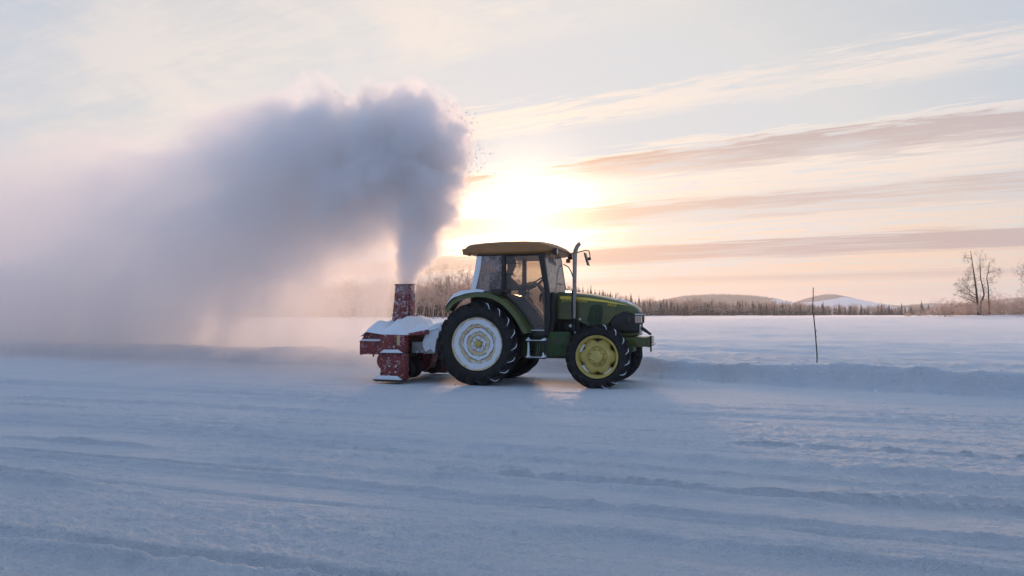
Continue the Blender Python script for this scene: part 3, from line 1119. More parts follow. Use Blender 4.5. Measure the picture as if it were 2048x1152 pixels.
def ring(mb, r0, r1, y0, y1, n=56, wob=0.0, seed=0):
    """flat annulus with thickness (y0 outer face) whose edges may be uneven"""
    rs = random.Random(seed)
    ph = [rs.uniform(0, 6.28) for _ in range(6)]
    vs, fs = [], []
    for i in range(n):
        an = 2 * math.pi * i / n
        w0 = wob * (math.sin(5 * an + ph[0]) + .7 * math.sin(11 * an + ph[1]) + .5 * math.sin(19 * an + ph[2])) * .5
        w1 = wob * (math.sin(4 * an + ph[3]) + .7 * math.sin(9 * an + ph[4]) + .5 * math.sin(17 * an + ph[5])) * .5
        c, s = math.cos(an), math.sin(an)
        for (r_, y_) in ((r0 + w0, y1), (r0 + w0 + .008, y0), (r1 + w1 - .008, y0), (r1 + w1, y1)):
            vs.append((r_ * c, y_, r_ * s))
    for i in range(n):
        a, b = i * 4, ((i + 1) % n) * 4
        for k_ in range(4):
            k2 = (k_ + 1) % 4
            fs.append((a + k_, a + k2, b + k2, b + k_))
    mb.add(vs, fs)


def rear_wheel(y, side):
    """side -1 is the near wheel; built with its outer face to -y"""
    dish = MB()
    dish.lathe([(.50, -.205), (.505, -.19), (.485, -.185), (.47, -.17), (.455, -.11), (.42, -.10), (.40, -.06), (.385, -.055), (.365, -.09), (.315, -.09), (.30, -.05), (.235, -.05), (.215, -.085), (.16, -.085), (.15, -.05), (.0, -.05),
                ], 72)
    dish.lathe([(.50, .205), (.47, .17), (.455, .0), (.455, -.11)], 72)
    w = dish.build('rear_wheel', M_YELLOW_RIMED, tractor, smooth=40, loc=(-.05, y, .77), rot=(0, 0, 0 if side < 0 else math.pi))
    tyre_mb(.785, .47, .475, 19, .066, .62, phase=.1, flip=1 if side < 0 else -1).build('tyre', M_RUBBER, w, smooth=38)
    if side < 0:
        lug_snow_glints_mb(.785, .47, .475, 19, .066, .62, .1, R(-82), R(70)).build('lug_snow_glints', M_SNOWPACK, w, smooth=60)['kind'] = 'stuff'
    h = MB()
    h.lathe([(.0, -.16), (.05, -.16), (.06, -.15), (.065, -.05)], 28)
    h.build('hub_cap', M_YELLOW, w, smooth=40)
    for k_ in range(8):
        an = 2 * math.pi * (k_ + .5) / 8
        b = MB()
        b.tube([(.11 * math.cos(an), -.04, .11 * math.sin(an)), (.11 * math.cos(an), -.105, .11 * math.sin(an))], .0135, 6)
        b.build('wheel_nut', M_BOLT, w)
    for k_ in range(8):
        an = 2 * math.pi * (k_ + .2) / 8
        b = MB()
        b.tube([(.385 * math.cos(an), -.05, .385 * math.sin(an)), (.385 * math.cos(an), -.105, .385 * math.sin(an))], .011, 6)
        b.build('rim_bolt', M_IRON, w)
    for i, (r0, r1, y0, y1) in enumerate(((.365, .474, -.150, -.04), (.225, .300, -.098, -.03), (.072, .150, -.086, -.03))):
        s = MB()
        ring(s, r0, r1, y0, y1, 110, .016, i)
        o = s.build('packed_snow', M_SNOWPACK, w, smooth=50)
        o['label'] = 'ring of snow packed in the wheel dish'
    return w


def front_wheel(y, side, steer=0.0):
    rimm = MB()
    rimm.lathe([(.385, -.17), (.39, -.155), (.37, -.15), (.355, -.135), (.335, -.09), (.325, -.02), (.33, .13), (.385, .17)], 64)
    # disc with six bites out of its edge, so dark openings stay between it and the rim
    n = 96
    vs, fs = [(0, -.06, 0)], []
    for i in range(n):
        an = 2 * math.pi * i / n
        q_ = .5 + .5 * math.cos(6 * an)
        ro = .270 + .068 * (q_ ** .6)
        c, s = math.cos(an), math.sin(an)
        for (r_, y_) in ((.17, -.085), (.19, -.105), (.235, -.100), (ro - .015, -.070), (ro, -.05), (ro, -.03)):
            vs.append((r_ * c, y_, r_ * s))
    for i in range(n):
        j = (i + 1) % n
        fs.append((0, 1 + i * 6, 1 + j * 6))
        for k_ in range(5):
            a, b = 1 + i * 6 + k_, 1 + j * 6 + k_
            fs.append((a, a + 1, b + 1, b))
    rimm.add(vs, fs)
    w = rimm.build('front_wheel', M_YELLOW, tractor, smooth=40, loc=(2.20, y, .565), rot=(0, 0, (0 if side < 0 else math.pi) + steer))
    tyre_mb(.585, .36, .37, 17, .056, .62, phase=.3, flip=1 if side < 0 else -1).build('tyre', M_RUBBER, w, smooth=38)
    if side < 0:
        lug_snow_glints_mb(.585, .36, .37, 17, .056, .62, .3, R(-82), R(75)).build('lug_snow_glints', M_SNOWPACK, w, smooth=60)['kind'] = 'stuff'
    h = MB()
    h.lathe([(0, -.19), (.085, -.19), (.105, -.175), (.112, -.15), (.115, -.06)], 36)
    h.lathe([(.115, -.115), (.155, -.112), (.17, -.08)], 36)
    h.build('hub', M_YELLOW, w, smooth=35)
    for k_ in range(8):
        an = 2 * math.pi * (k_ + .5) / 8
        b = MB()
        b.tube([(.14 * math.cos(an), -.10, .14 * math.sin(an)), (.14 * math.cos(an), -.132, .14 * math.sin(an))], .011, 6)
        b.build('wheel_nut', M_IRON, w)
    d = MB()
    d.lathe([(.0, .02), (.30, .02), (.30, .10)], 40)
    d.build('brake_drum', M_IRON, w, smooth=40)
    for i in range(3):
        s = MB()
        a0 = (-2.6, -1.2, 2.4)[i]
        s.lathe([(.300, -.05), (.318, -.075), (.338, -.08), (.330, -.03)], 10, a0=a0, a1=a0 + .5, closed=True)
        s.build('snow_clot', M_SNOWPACK, w, smooth=60)
    return w


rear_wheel(-.85, -1)
rear_wheel(.85, 1)
front_wheel(-.80, -1, R(0))
front_wheel(.80, 1, R(0))

# running gear
b = MB()
b.box(-.45, .75, -.27, .27, .50, 1.02)
b.box(.60, 1.75, -.24, .24, .48, 1.05)
b.box(1.7, 2.75, -.21, .21, .62, 1.0)
b.build('transmission_case', M_GREEN_DIRTY, tractor, bevel=.03)
b = MB()
b.cyl((-.05, -.72, .77), (-.05, .72, .77), .13, 20)
b.build('rear_axle', M_GREEN_DIRTY, tractor, smooth=40)
b = MB()
b.hexa([(2.08, -.72, .44), (2.32, -.72, .44), (2.32, .72, .44), (2.08, .72, .44), (2.10, -.72, .64), (2.30, -.72, .64), (2.30, .72, .64), (2.10, .72, .64)])
b.cyl((2.2, -.74, .565), (2.2, .74, .565), .09, 16)
b.build('front_axle', M_GREEN_DIRTY, tractor, bevel=.02)
b = MB()
b.tube([(.80, -.26, .58), (1.4, -.3, .62), (2.15, -.3, .55)], .035, 10)
b.build('drive_shaft', M_IRON, tractor, smooth=50)
b = MB()                                              # fuel tank and boxes below the cab on the near side
b.hexa([(.95, -.60, .52), (1.62, -.56, .56), (1.62, -.24, .56), (.95, -.24, .52), (.95, -.66, 1.0), (1.62, -.60, 1.0), (1.62, -.24, 1.0), (.95, -.24, 1.0)])
b.build('fuel_tank', M_GREEN_DIRTY, tractor, bevel=.04)
b = MB()
b.hexa([(.95, .24, .52), (1.62, .24, .56), (1.62, .56, .56), (.95, .60, .52), (.95, .24, 1.0), (1.62, .24, 1.0), (1.62, .60, 1.0), (.95, .66, 1.0)])
b.build('battery_box', M_GREEN_DIRTY, tractor, bevel=.04)
b = MB()                                              # engine seen under the hood
b.box(1.35, 2.35, -.25, .25, .95, 1.32)
b.box(1.45, 1.62, -.33, -.2, 1.02, 1.18)
b.cyl((1.72, -.34, .98), (1.72, -.34, 1.22), .055, 14)
b.cyl((1.88, -.30, 1.02), (2.06, -.30, 1.02), .06, 14)
b.box(1.60, 1.84, -.36, -.24, .86, .95)
b.build('engine', M_IRON, tractor, bevel=.012)
for k_, pts in enumerate(([(1.36, -.40, 1.2), (1.40, -.43, 1.05), (1.50, -.38, .95), (1.62, -.40, .92)], [(1.50, -.36, 1.18), (1.58, -.42, 1.08), (1.75, -.36, 1.02), (1.90, -.38, 1.06)],
                          [(1.30, -.45, .98), (1.45, -.47, .88), (1.70, -.40, .80), (1.85, -.35, .84)])):
    b = MB()
    b.tube(pts, .012, 7)
    b.build('hose', M_BLACK, tractor, smooth=60)
for i, (sx, sy, sz, sr) in enumerate(((1.60, -.41, 1.105, .032), (1.78, -.39, 1.235, .022), (1.69, -.42, .985, .02))):
    b = MB()
    b.lathe([(0, -.02), (sr * .8, -.016), (sr, 0), (sr * .8, .02)], 10)
    b.build('snow_clot', M_SNOWPACK, tractor, smooth=60, loc=(sx, sy, sz))

# hood: cross sections lofted along x
HX = [1.28, 1.45, 1.67, 1.96, 2.24, 2.46, 2.66, 2.78, 2.85, 2.885]
HT = [1.785, 1.775, 1.755, 1.72, 1.668, 1.612, 1.555, 1.505, 1.455, 1.40]
HB = [1.22, 1.225, 1.20, 1.12, 1.10, 1.10, 1.10, 1.10, 1.10, 1.10]
HW = [.385, .385, .385, .383, .38, .372, .355, .335, .30, .25]


def hood_y(x, z):
    """half width of the hood at x and height z"""
    t = np.interp(x, HX, HT)
    w = np.interp(x, HX, HW)
    f = np.clip((t - z) / .20, 0, 1)
    return w * (0.55 + 0.45 * math.sqrt(1 - (1 - f) ** 2)) if f < 1 else w


def hood_loft(x0, x1, zb, top=None, n=14, m=9):
    mb = MB()
    vs, fs = [], []
    xs = np.linspace(x0, x1, n)
    for x_ in xs:
        t = np.interp(x_, HX, HT)
        w = np.interp(x_, HX, HW)
        bz = zb(x_) if callable(zb) else zb
        sec = [(-w, bz)]
        zt = t - .17
        sec += [(-w, zt - .02)]
        for k_ in range(m):
            a = k_ / (m - 1) * math.pi / 2
            sec.append((-w * .62 - w * .38 * math.cos(a), zt + .145 * math.sin(a)))
        sec.append((0, t))
        sec += [(-y_, z_) for y_, z_ in sec[-2::-1]]
        vs += [(x_, y_, z_) for y_, z_ in sec]
    k = len(sec)
    for i in range(n - 1):
        for j in range(k - 1):
            fs.append((i * k + j, i * k + j + 1, (i + 1) * k + j + 1, (i + 1) * k + j))
    fs.append(tuple(range(k)))
    fs.append(tuple((n - 1) * k + j for j in range(k - 1, -1, -1)))
    mb.add(vs, fs)
    return mb


hood = hood_loft(1.64, 2.885, lambda x_: np.interp(x_, [1.64, 1.75, 1.95, 2.3, 2.42, 2.62, 2.885], [1.25, 1.20, 1.11, 1.12, 1.30, 1.385, 1.36]), n=30).build('hood', M_GREEN, tractor, smooth=30)
hood_loft(1.345, 1.632, 1.232, n=6).build('rear_hood_panel', M_GREEN, tractor, smooth=30)
# black nose with grille and lamps
b = MB()
vs, fs = [], []
NX = [2.36, 2.46, 2.60, 2.74, 2.83, 2.865]
NW = [.362, .365, .35, .33, .30, .27]
for x_, w_ in zip(NX, NW):
    zt = float(np.interp(x_, [2.36, 2.42, 2.62, 2.9], [1.20, 1.31, 1.395, 1.37]))
    zb = .985
    sec = [(-w_ * .9, zb), (-w_, zb + .05), (-w_, zt), (w_, zt), (w_, zb + .05), (w_ * .9, zb)]
    vs += [(x_, y_, z_) for y_, z_ in sec]
for i in range(len(NX) - 1):
    for j in range(6):
        fs.append((i * 6 + j, i * 6 + (j + 1) % 6, (i + 1) * 6 + (j + 1) % 6, (i + 1) * 6 + j))
fs.append(tuple(range(6)))
fs.append(tuple(5 * 6 + j for j in range(5, -1, -1)))
b.add(vs, fs)
nose = b.build('nose_cowl', M_BLACK, tractor, bevel=.012)
for k_ in range(9):
    b = MB()
    yy = -.20 + .05 * k_
    b.box(2.866, 2.876, yy - .008, yy + .008, 1.02, 1.34)
    b.build('grille_bar', M_IRON, nose)
for s in (-1, 1):
    b = MB()                                          # lamp housing wraps the corner
    b.hexa([(2.62, s * .356, 1.15), (2.80, s * .330, 1.15), (2.895, s * .255, 1.15), (2.62, s * .30, 1.15), (2.62, s * .356, 1.315), (2.80, s * .335, 1.315), (2.90, s * .255, 1.315), (2.62, s * .30, 1.315)])
    lamp = b.build('headlight', M_BLACK, nose, bevel=.012)
    b = MB()
    b.hexa([(2.802, s * .345, 1.165), (2.802, s * .30, 1.165), (2.91, s * .14, 1.165), (2.905, s * .262, 1.165), (2.802, s * .349, 1.30), (2.802, s * .30, 1.30), (2.91, s * .14, 1.30), (2.91, s * .262, 1.30)])
    b.build('headlight_lens', M_LAMP, nose, bevel=.012)
    b = MB()
    b.hexa([(2.665, s * .352, 1.172), (2.79, s * .334, 1.172), (2.79, s * .345, 1.172), (2.665, s * .363, 1.172), (2.665, s * .352, 1.295), (2.79, s * .336, 1.295), (2.79, s * .347, 1.295), (2.665, s * .363, 1.295)])
    b.build('turn_signal_lens', M_IRON, nose)
    b = MB()
    b.hexa([(2.80, s * .345, 1.318), (2.80, s * .26, 1.318), (2.93, s * .12, 1.318), (2.93, s * .265, 1.318), (2.80, s * .345, 1.332), (2.80, s * .26, 1.332), (2.93, s * .12, 1.335), (2.93, s * .265, 1.335)])
    b.build('snow_ledge', M_SNOWPACK, nose)
b = MB()
b.box(2.876, 2.886, -.27, -.09, 1.005, 1.135)
b.build('number_plate', M_PLATE, nose, bevel=.003)
for k_ in range(3):
    b = MB()
    b.box(2.8875, 2.889, -.245 + .055 * k_, -.215 + .055 * k_, 1.04, 1.10)
    b.build('plate_mark', M_BLACK, nose)
# side grille of vertical slats in the hood
b = MB()
GP = [(1.915, 1.20), (1.94, 1.34), (1.985, 1.47), (2.05, 1.505), (2.165, 1.505), (2.205, 1.46), (2.205, 1.30), (2.18, 1.18), (2.12, 1.115), (1.98, 1.13)]
for s in (-1, 1):
    b = MB()
    b.prism(GP, s * .382, s * .392)
    grl = b.build('side_grille', M_BLACK, hood)
for k_ in range(11):
    xg = 1.935 + .0255 * k_
    zs = []
    for i in range(len(GP)):
        (x0, z0), (x1, z1) = GP[i], GP[(i + 1) % len(GP)]
        if (x0 - xg) * (x1 - xg) < 0:
            zs.append(z0 + (z1 - z0) * (xg - x0) / (x1 - x0))
    if len(zs) >= 2:
        b = MB()
        b.box(xg - .006, xg + .006, -.402, -.392, min(zs) + .01, max(zs) - .01)
        b.build('grille_slat', M_GREEN_DIRTY, hood)
# yellow side stripe with lettering
ST_X = [1.395, 1.62, 1.88, 2.29, 2.55, 2.68]
ST_T = [1.672, 1.664, 1.640, 1.578, 1.522, 1.488]
ST_B = [1.612, 1.604, 1.590, 1.548, 1.508, 1.484]
for xa, xb, par in ((1.352, 1.628, 1), (1.66, 2.68, 0)):
    vs, fs = [], []
    xs = np.linspace(max(xa, 1.395), xb, 24)
    for x_ in xs:
        for z_ in (np.interp(x_, ST_X, ST_B), np.interp(x_, ST_X, ST_T)):
            t = np.interp(x_, HX, HT)
            w = np.interp(x_, HX, HW)
            zt = t - .17
            if z_ > zt:
                sn = min(1, (z_ - zt) / .145)
                y_ = w * .62 + w * .38 * math.sqrt(1 - sn * sn)
            else:
                y_ = w
            vs.append((x_, -y_ - .005, z_))
    fs = [(2 * i, 2 * i + 2, 2 * i + 3, 2 * i + 1) for i in range(len(xs) - 1)]
    b = MB()
    b.add(vs, fs)
    b.build('side_stripe', M_DECAL, hood)


def lettering(txt, x, z, size, y, slope, parent, mat, name='lettering'):
    cu = bpy.data.curves.new(name, 'FONT')
    cu.body = txt
    cu.size = size
    cu.extrude = 0.002
    cu.resolution_u = 3
    cu.space_character = 1.05
    ob = bpy.data.objects.new(name + '_src', cu)
    COL.objects.link(ob)
    bpy.context.view_layer.update()
    me = bpy.data.meshes.new_from_object(ob.evaluated_get(bpy.context.evaluated_depsgraph_get()))
    me.name = name
    bpy.data.objects.remove(ob)
    me.materials.clear()
    me.materials.append(mat)
    o = bpy.data.objects.new(name, me)
    COL.objects.link(o)
    o.parent = parent
    o.location = (x, y, z)
    o.rotation_euler = (R(90), -slope if False else 0, 0)
    o.rotation_mode = 'QUATERNION'
    o.rotation_quaternion = Quaternion((0, 1, 0), slope) @ Quaternion((1, 0, 0), R(90))
    return o


lettering('JOHN', 1.435, 1.570, .088, -.390, R(2), hood, M_DECAL)
lettering('DEERE', 1.672, 1.560, .086, -.390, R(3), hood, M_DECAL)
lettering('5820', 2.290, 1.492, .085, -.388, R(9), hood, M_DECAL)
# snow on the hood top
b = MB()
vs, fs = [], []
for i, x_ in enumerate(np.linspace(2.30, 2.80, 12)):
    t = np.interp(x_, HX, HT)
    e = math.sin(math.pi * i / 11)
    for k_, yy in enumerate(np.linspace(-.17, .17, 7)):
        vs.append((x_, yy, t - .012 - abs(yy) * .09 + e * (.022 - abs(yy) * .05) + .004 * math.sin(i * 2.1 + k_)))
for i in range(11):
    for k_ in range(6):
        a = i * 7 + k_
        fs.append((a, a + 1, a + 8, a + 7))
b.add(vs, fs)
b.build('snow_cover', M_SNOWPACK, hood, smooth=60)

# front bracket, weights and hitch link
b = MB()
b.hexa([(2.40, -.30, .905), (2.86, -.28, .925), (2.86, .28, .925), (2.40, .30, .905), (2.40, -.33, .98), (2.87, -.30, .975), (2.87, .30, .975), (2.40, .33, .98)])
b.build('front_support', M_GREEN, tractor, bevel=.02)
b = MB()
b.box(2.62, 3.02, -.32, .32, .725, .90)
brk = b.build('front_bracket', M_GREEN, tractor, bevel=.015)
b = MB()
b.box(3.02, 3.07, -.34, .34, .72, .915)
b.build('bracket_plate', M_GREEN, brk, bevel=.008)
b = MB()
b.tube([(3.085, -.30, .93), (3.085, -.30, .64)], .016, 8)
b.build('pin', M_IRON, brk, smooth=50)
b = MB()
b.tube([(3.09, -.30, .78), (3.12, -.1, .77), (3.12, .12, .77), (3.09, .3, .78)], .013, 8)
b.build('tow_bar', M_BOLT, brk, smooth=50)
b = MB()
b.tube([(2.86, .02, 1.08), (2.94, .06, 1.02), (3.02, .10, .96)], [.035, .032, .022], 8)
b.tube([(3.02, .04, .955), (3.03, .16, .955)], .022, 8)
b.build('top_link', M_IRON, tractor, smooth=50)

# exhaust stack on the near corner of the hood
b = MB()
b.tube([(1.675, -.47, 1.02), (1.675, -.47, 1.28), (1.68, -.47, 1.30)], [.030, .030, .046], 14)
b.tube([(1.68, -.47, 1.30), (1.682, -.47, 1.78)], .047, 18)
b.build('exhaust_shield', M_BLACK, tractor, smooth=45)
b = MB()
b.tube([(1.695, -.50, 1.25), (1.698, -.50, 1.60), (1.70, -.495, 1.95), (1.705, -.49, 2.30), (1.708, -.485, 2.45), (1.72, -.485, 2.53), (1.752, -.485, 2.60), (1.80, -.485, 2.655)], [.030, .034, .038, .041, .042, .042, .040, .037], 16)
ex = b.build('exhaust_stack', M_STEEL, tractor, smooth=45)
b = MB()
b.lathe([(.0, -.002), (.03, -.002), (.03, .002)], 14)
b.build('stack_mouth', M_BLACK, ex, loc=(1.8015, -.485, 2.6565), rot=(0, R(-45), R(90)))

# fenders
FX = [-.70, -.66, -.556, -.317, -.023, .24, .471, .643, .756, .869, .935]
FZ = [1.41, 1.468, 1.607, 1.704, 1.743, 1.713, 1.602, 1.437, 1.301, 1.112, .985]


def fender(side):
    pts = [Vector((x_, 0, z_)) for x_, z_ in zip(FX, FZ)]
    fine = []
    for i in range(len(pts) - 1):
        for t in (0, .34, .67):
            fine.append(pts[i].lerp(pts[i + 1], t))
    fine.append(pts[-1])
    # smooth
    for _ in range(2):
        fine = [fine[0]] + [(fine[i - 1] + fine[i] * 2 + fine[i + 1]) / 4 for i in range(1, len(fine) - 1)] + [fine[-1]]
    c = Vector((-.05, 0, .77))
    vs, fs = [], []
    for p in fine:
        n = (p - c).normalized()
        inn = p - n * .025
        lip = p - n * .085
        for (q, yy) in ((p + n * .012, .56), (p + n * .012, .93), (p - n * .004, 1.005), (lip, 1.03), (lip, 1.005), (inn, .97), (inn, .56)):
            vs.append((q.x, side * yy, q.z))
    k = 7
    for i in range(len(fine) - 1):
        for j in range(k):
            fs.append((i * k + j, i * k + (j + 1) % k, (i + 1) * k + (j + 1) % k, (i + 1) * k + j))
    fs.append(tuple(range(k)))
    fs.append(tuple((len(fine) - 1) * k + j for j in range(k)))
    b = MB()
    b.add(vs, fs)
    f = b.build('fender', M_GREEN, tractor, smooth=35)
    # snow lying on its rear half
    vs, fs = [], []
    sel = [p for p in fine if p.x < .12]
    m = len(sel)
    rs = random.Random(9 + side)
    ys = [.60, .68, .78, .88, .96, 1.0]
    for i, p in enumerate(sel):
        n = (p - c).normalized()
        e = math.sin(math.pi * min(1, (i + .6) / m)) ** .6
        for j, yy in enumerate(ys):
            hh = (.012 + e * (.085 * math.sin(math.pi * (j + .4) / 5.6)) * rs.uniform(.8, 1.2))
            q = p + n * .004 + Vector((0, 0, hh)) - (Vector((0, 0, .012)) if j == 5 else Vector())
            vs.append((q.x - (.03 * e if p.x < -.4 else 0), side * yy, q.z))
    for i in range(m - 1):
        for j in range(5):
            a = i * 6 + j
            fs.append((a, a + 1, a + 7, a + 6))
    b = MB()
    b.add(vs, fs)
    b.build('snow_cover', M_SNOWPACK, f, smooth=70)
    return f


fender(-1)
fender(1)

# cab
CX0, CX1, CY = -.22, 1.24, .70            # rear, front, half width
ZF, ZR = .97, 2.47                        # floor and roof underside


def bar(mb, p, q, wx, wy):
    """square bar between two points, wx along x and wy along y"""
    p, q = Vector(p), Vector(q)
    vs = []
    for c in (p, q):
        vs += [(c.x - wx, c.y - wy, c.z), (c.x + wx, c.y - wy, c.z), (c.x + wx, c.y + wy, c.z), (c.x - wx, c.y + wy, c.z)]
    mb.hexa(vs)


for s in (-1, 1):
    b = MB()                                          # front post: leans back to the roof, then drops to the sill
    b.prism([(1.07, ZR), (1.165, ZR), (1.275, 1.74), (1.285, 1.22), (1.235, .93), (1.19, .93), (1.205, 1.74)], s * (CY - .045), s * (CY + .03))
    b.build('front_pillar', M_BLACK, tractor, bevel=.008)
    b = MB()
    bar(b, (.365, s * CY, 1.60), (.375, s * CY, ZR), .032, .035)
    b.build('middle_pillar', M_BLACK, tractor, bevel=.006)
    b = MB()
    b.prism([(-.16, ZR), (-.085, ZR), (-.22, 1.62), (-.30, 1.62)], s * (CY - .06), s * (CY + .005))
    rp = b.build('rear_pillar', M_BLACK, tractor, bevel=.006)
    b = MB()                                          # frost grown over the rear post
    b.prism([(-.165, 2.44), (-.06, 2.44), (-.09, 2.2), (-.16, 1.9), (-.20, 1.74), (-.29, 1.68), (-.255, 1.95), (-.20, 2.2)], s * (CY + .007), s * (CY + .018))
    b.build('frost', M_SNOWPACK, rp, bevel=.004)
    b = MB()
    b.prism([(-.10, 2.44), (.335, 2.44), (.333, 1.70), (-.02, 1.72), (-.22, 1.66)], s * (CY - .012), s * (CY - .004))
    b.build('rear_side_window', M_REARGLASS, tractor)
    b = MB()                                          # door: big glass in a slim frame cut round the fender
    dp = [(.41, 2.44), (1.065, 2.44), (1.19, 1.74), (1.185, 1.035), (.90, 1.035), (.80, 1.24), (.66, 1.44), (.48, 1.62), (.41, 1.66)]
    b.prism(dp, s * (CY - .010), s * (CY - .003))
    door = b.build('door_glass', M_GLASS, tractor)
    b = MB()
    fr = [Vector((p[0], s * (CY + .004), p[1])) for p in dp]
    b.tube(fr + [fr[0]], .016, 6, cap=False)
    b.build('door_frame', M_BLACK, door, smooth=50)
    b = MB()
    b.tube([(1.10, s * (CY + .035), 1.56), (1.10, s * (CY + .045), 1.66), (1.11, s * (CY + .035), 1.70)], .016, 7)
    b.build('door_handle', M_BLACK, door, smooth=50)
    b = MB()
    b.tube([(.915, s * (CY + .014), 1.028), (1.17, s * (CY + .014), 1.028)], .011, 6)
    b.build('snow_line', M_SNOWPACK, door, smooth=60)
    b = MB()
    b.prism([(.94, .90), (1.22, .90), (1.22, 1.005), (.90, 1.005)], s * .52, s * (CY + .02))
    b.build('cab_sill', M_BLACK, tractor, bevel=.01)
    b = MB()                                          # dark shoulder between cab and fender
    b.prism([(-.30, 1.66), (.41, 1.66), (.52, 1.60), (.70, 1.40), (.86, 1.14), (.92, 1.0), (.80, 1.0), (.60, 1.3), (.40, 1.50), (-.30, 1.55)], s * (CY - .06), s * (CY - .02))
    b.build('inner_wing', M_BLACK, tractor, bevel=.006)
    b = MB()                                          # tail lamp pod on the fender
    b.box(.22, .46, s * .74, s * .98, 1.735, 1.80) if s < 0 else b.box(.22, .46, .74, .98, 1.735, 1.80)
    b.build('fender_lamp', M_BLACK, tractor, bevel=.012)

b = MB()
b.prism([(1.155, ZR), (1.165, ZR), (1.275, 1.72), (1.265, 1.72)], -CY + .05, CY - .05)
b.build('windshield', M_FROSTGLASS, tractor)
b = MB()
b.prism([(-.15, 2.44), (-.142, 2.44), (-.252, 1.68), (-.26, 1.68)], -CY + .06, CY - .06)
b.build('rear_window', M_REARGLASS, tractor)
b = MB()
b.prism([(1.20, .95), (1.30, .95), (1.345, 1.25), (1.34, 1.74), (1.20, 1.74)], -.60, .60)
b.build('firewall', M_BLACK, tractor, bevel=.02)
b = MB()
b.box(-.20, 1.22, -.66, .66, .965, 1.0)
b.build('cab_floor', M_BLACK, tractor)
b = MB()
b.prism([(-.25, 1.05), (-.15, 1.05), (-.20, 1.66), (-.29, 1.66)], -.64, .64)
b.build('rear_panel', M_BLACK, tractor, bevel=.01)

# roof: a shallow lid with a turned-down rear lip
vs, fs = [], []
RX = [-.40, -.36, -.28, 0, .4, .8, 1.08, 1.24, 1.34, 1.37]
RT = [2.60, 2.655, 2.675, 2.70, 2.715, 2.71, 2.69, 2.655, 2.61, 2.57]
RB = [2.49, 2.475, 2.475, 2.47, 2.465, 2.465, 2.47, 2.475, 2.50, 2.535]
for x_, t, bt in zip(RX, RT, RB):
    w = .80 if -.3 < x_ < 1.2 else (.76 if x_ < 0 else .74)
    sec = [(-w + .07, bt), (-w + .01, bt + .035), (-w, (bt + t) / 2), (-w + .02, t - .035), (-w + .10, t - .008), (-w * .5, t + .018), (0, t + .025)]
    sec = sec + [(-y_, z_) for y_, z_ in sec[-2::-1]]
    vs += [(x_, y_, z_) for y_, z_ in sec]
k = len(sec)
for i in range(len(RX) - 1):
    for j in range(k):
        fs.append((i * k + j, i * k + (j + 1) % k, (i + 1) * k + (j + 1) % k, (i + 1) * k + j))
fs.append(tuple(range(k)))
fs.append(tuple((len(RX) - 1) * k + j for j in range(k)))
b = MB()
b.add(vs, fs)
roof = b.build('cab_roof', M_ROOF_GLARE, tractor, smooth=40)
for s in (-1, 1):
    b = MB()
    b.hexa([(-.43, s * .62, 2.47), (-.31, s * .62, 2.445), (-.31, s * .77, 2.445), (-.43, s * .77, 2.47), (-.45, s * .62, 2.575), (-.34, s * .62, 2.60), (-.34, s * .77, 2.60), (-.45, s * .77, 2.575)])
    b.build('rear_work_lamp', M_ROOF_GLARE, roof, bevel=.01)
    b = MB()                                          # front work lamp on a bracket
    b.lathe([(0, -.05), (.055, -.05), (.068, -.03), (.06, .04), (0, .055)], 18)
    lo = b.build('front_work_lamp', M_BLACK, roof, smooth=40, loc=(1.36, s * .66, 2.50), rot=(0, 0, R(90)))
    b = MB()
    b.lathe([(0, .0), (.05, .0)], 16)
    b.build('lamp_lens', M_LAMP, roof, loc=(1.412, s * .66, 2.50), rot=(0, 0, R(90)))
    b = MB()
    b.box(1.28, 1.36, s * .66 - .035, s * .66 + .035, 2.37, 2.45)
    b.build('indicator_lamp', M_ROOF_GLARE, roof, bevel=.008)
b = MB()
b.tube([(1.02 + .022 * math.cos(a), -.55, 2.69 + .022 * math.sin(a) + .012) for a in np.linspace(0, 2 * math.pi, 13)], .006, 5, cap=False)
b.build('lifting_eye', M_IRON, roof, smooth=60)
b = MB()                                              # dark headliner and sun blind seen through the glass
b.box(-.12, 1.12, -.66, .66, 2.435, 2.464)
b.build('headliner', M_BLACK, roof)
b = MB()
b.prism([(1.06, 2.44), (1.075, 2.44), (1.115, 2.31), (1.10, 2.31)], -.60, .10)
b.build('sun_visor', M_BLACK, tractor, bevel=.004)
# wiper across the windshield
b = MB()
b.tube([(1.262, .05, 1.93), (1.272, .32, 1.915), (1.268, .60, 1.935)], .008, 5)
b.build('wiper', M_BLACK, tractor, smooth=60)

# far-side mirror on its bent arm; rail up the far windshield post
b = MB()
b.tube([(1.30, .70, 2.56), (1.40, .95, 2.59), (1.62, 1.0, 2.65), (1.68, 1.0, 2.635), (1.70, 1.0, 2.56), (1.705, 1.0, 2.47)], .011, 7)
b.build('mirror_arm', M_BLACK, tractor, smooth=60)
b = MB()
b.hexa([(1.655, .90, 2.33), (1.685, .90, 2.325), (1.685, 1.09, 2.325), (1.655, 1.09, 2.33), (1.585, .89, 2.59), (1.61, .89, 2.595), (1.61, 1.10, 2.595), (1.585, 1.10, 2.59)])
mi = b.build('mirror', M_MIRROR, tractor, bevel=.008)
b = MB()
b.box(1.66, 1.72, .97, 1.03, 2.44, 2.50)
b.build('mirror_clamp', M_MIRROR, mi, bevel=.006)
b = MB()
b.tube([(1.20, .74, 2.35), (1.30, .78, 2.29), (1.36, .78, 2.18), (1.45, .74, 1.93), (1.50, .60, 1.80)], .012, 7)
b.build('hand_rail', M_BLACK, tractor, smooth=60)

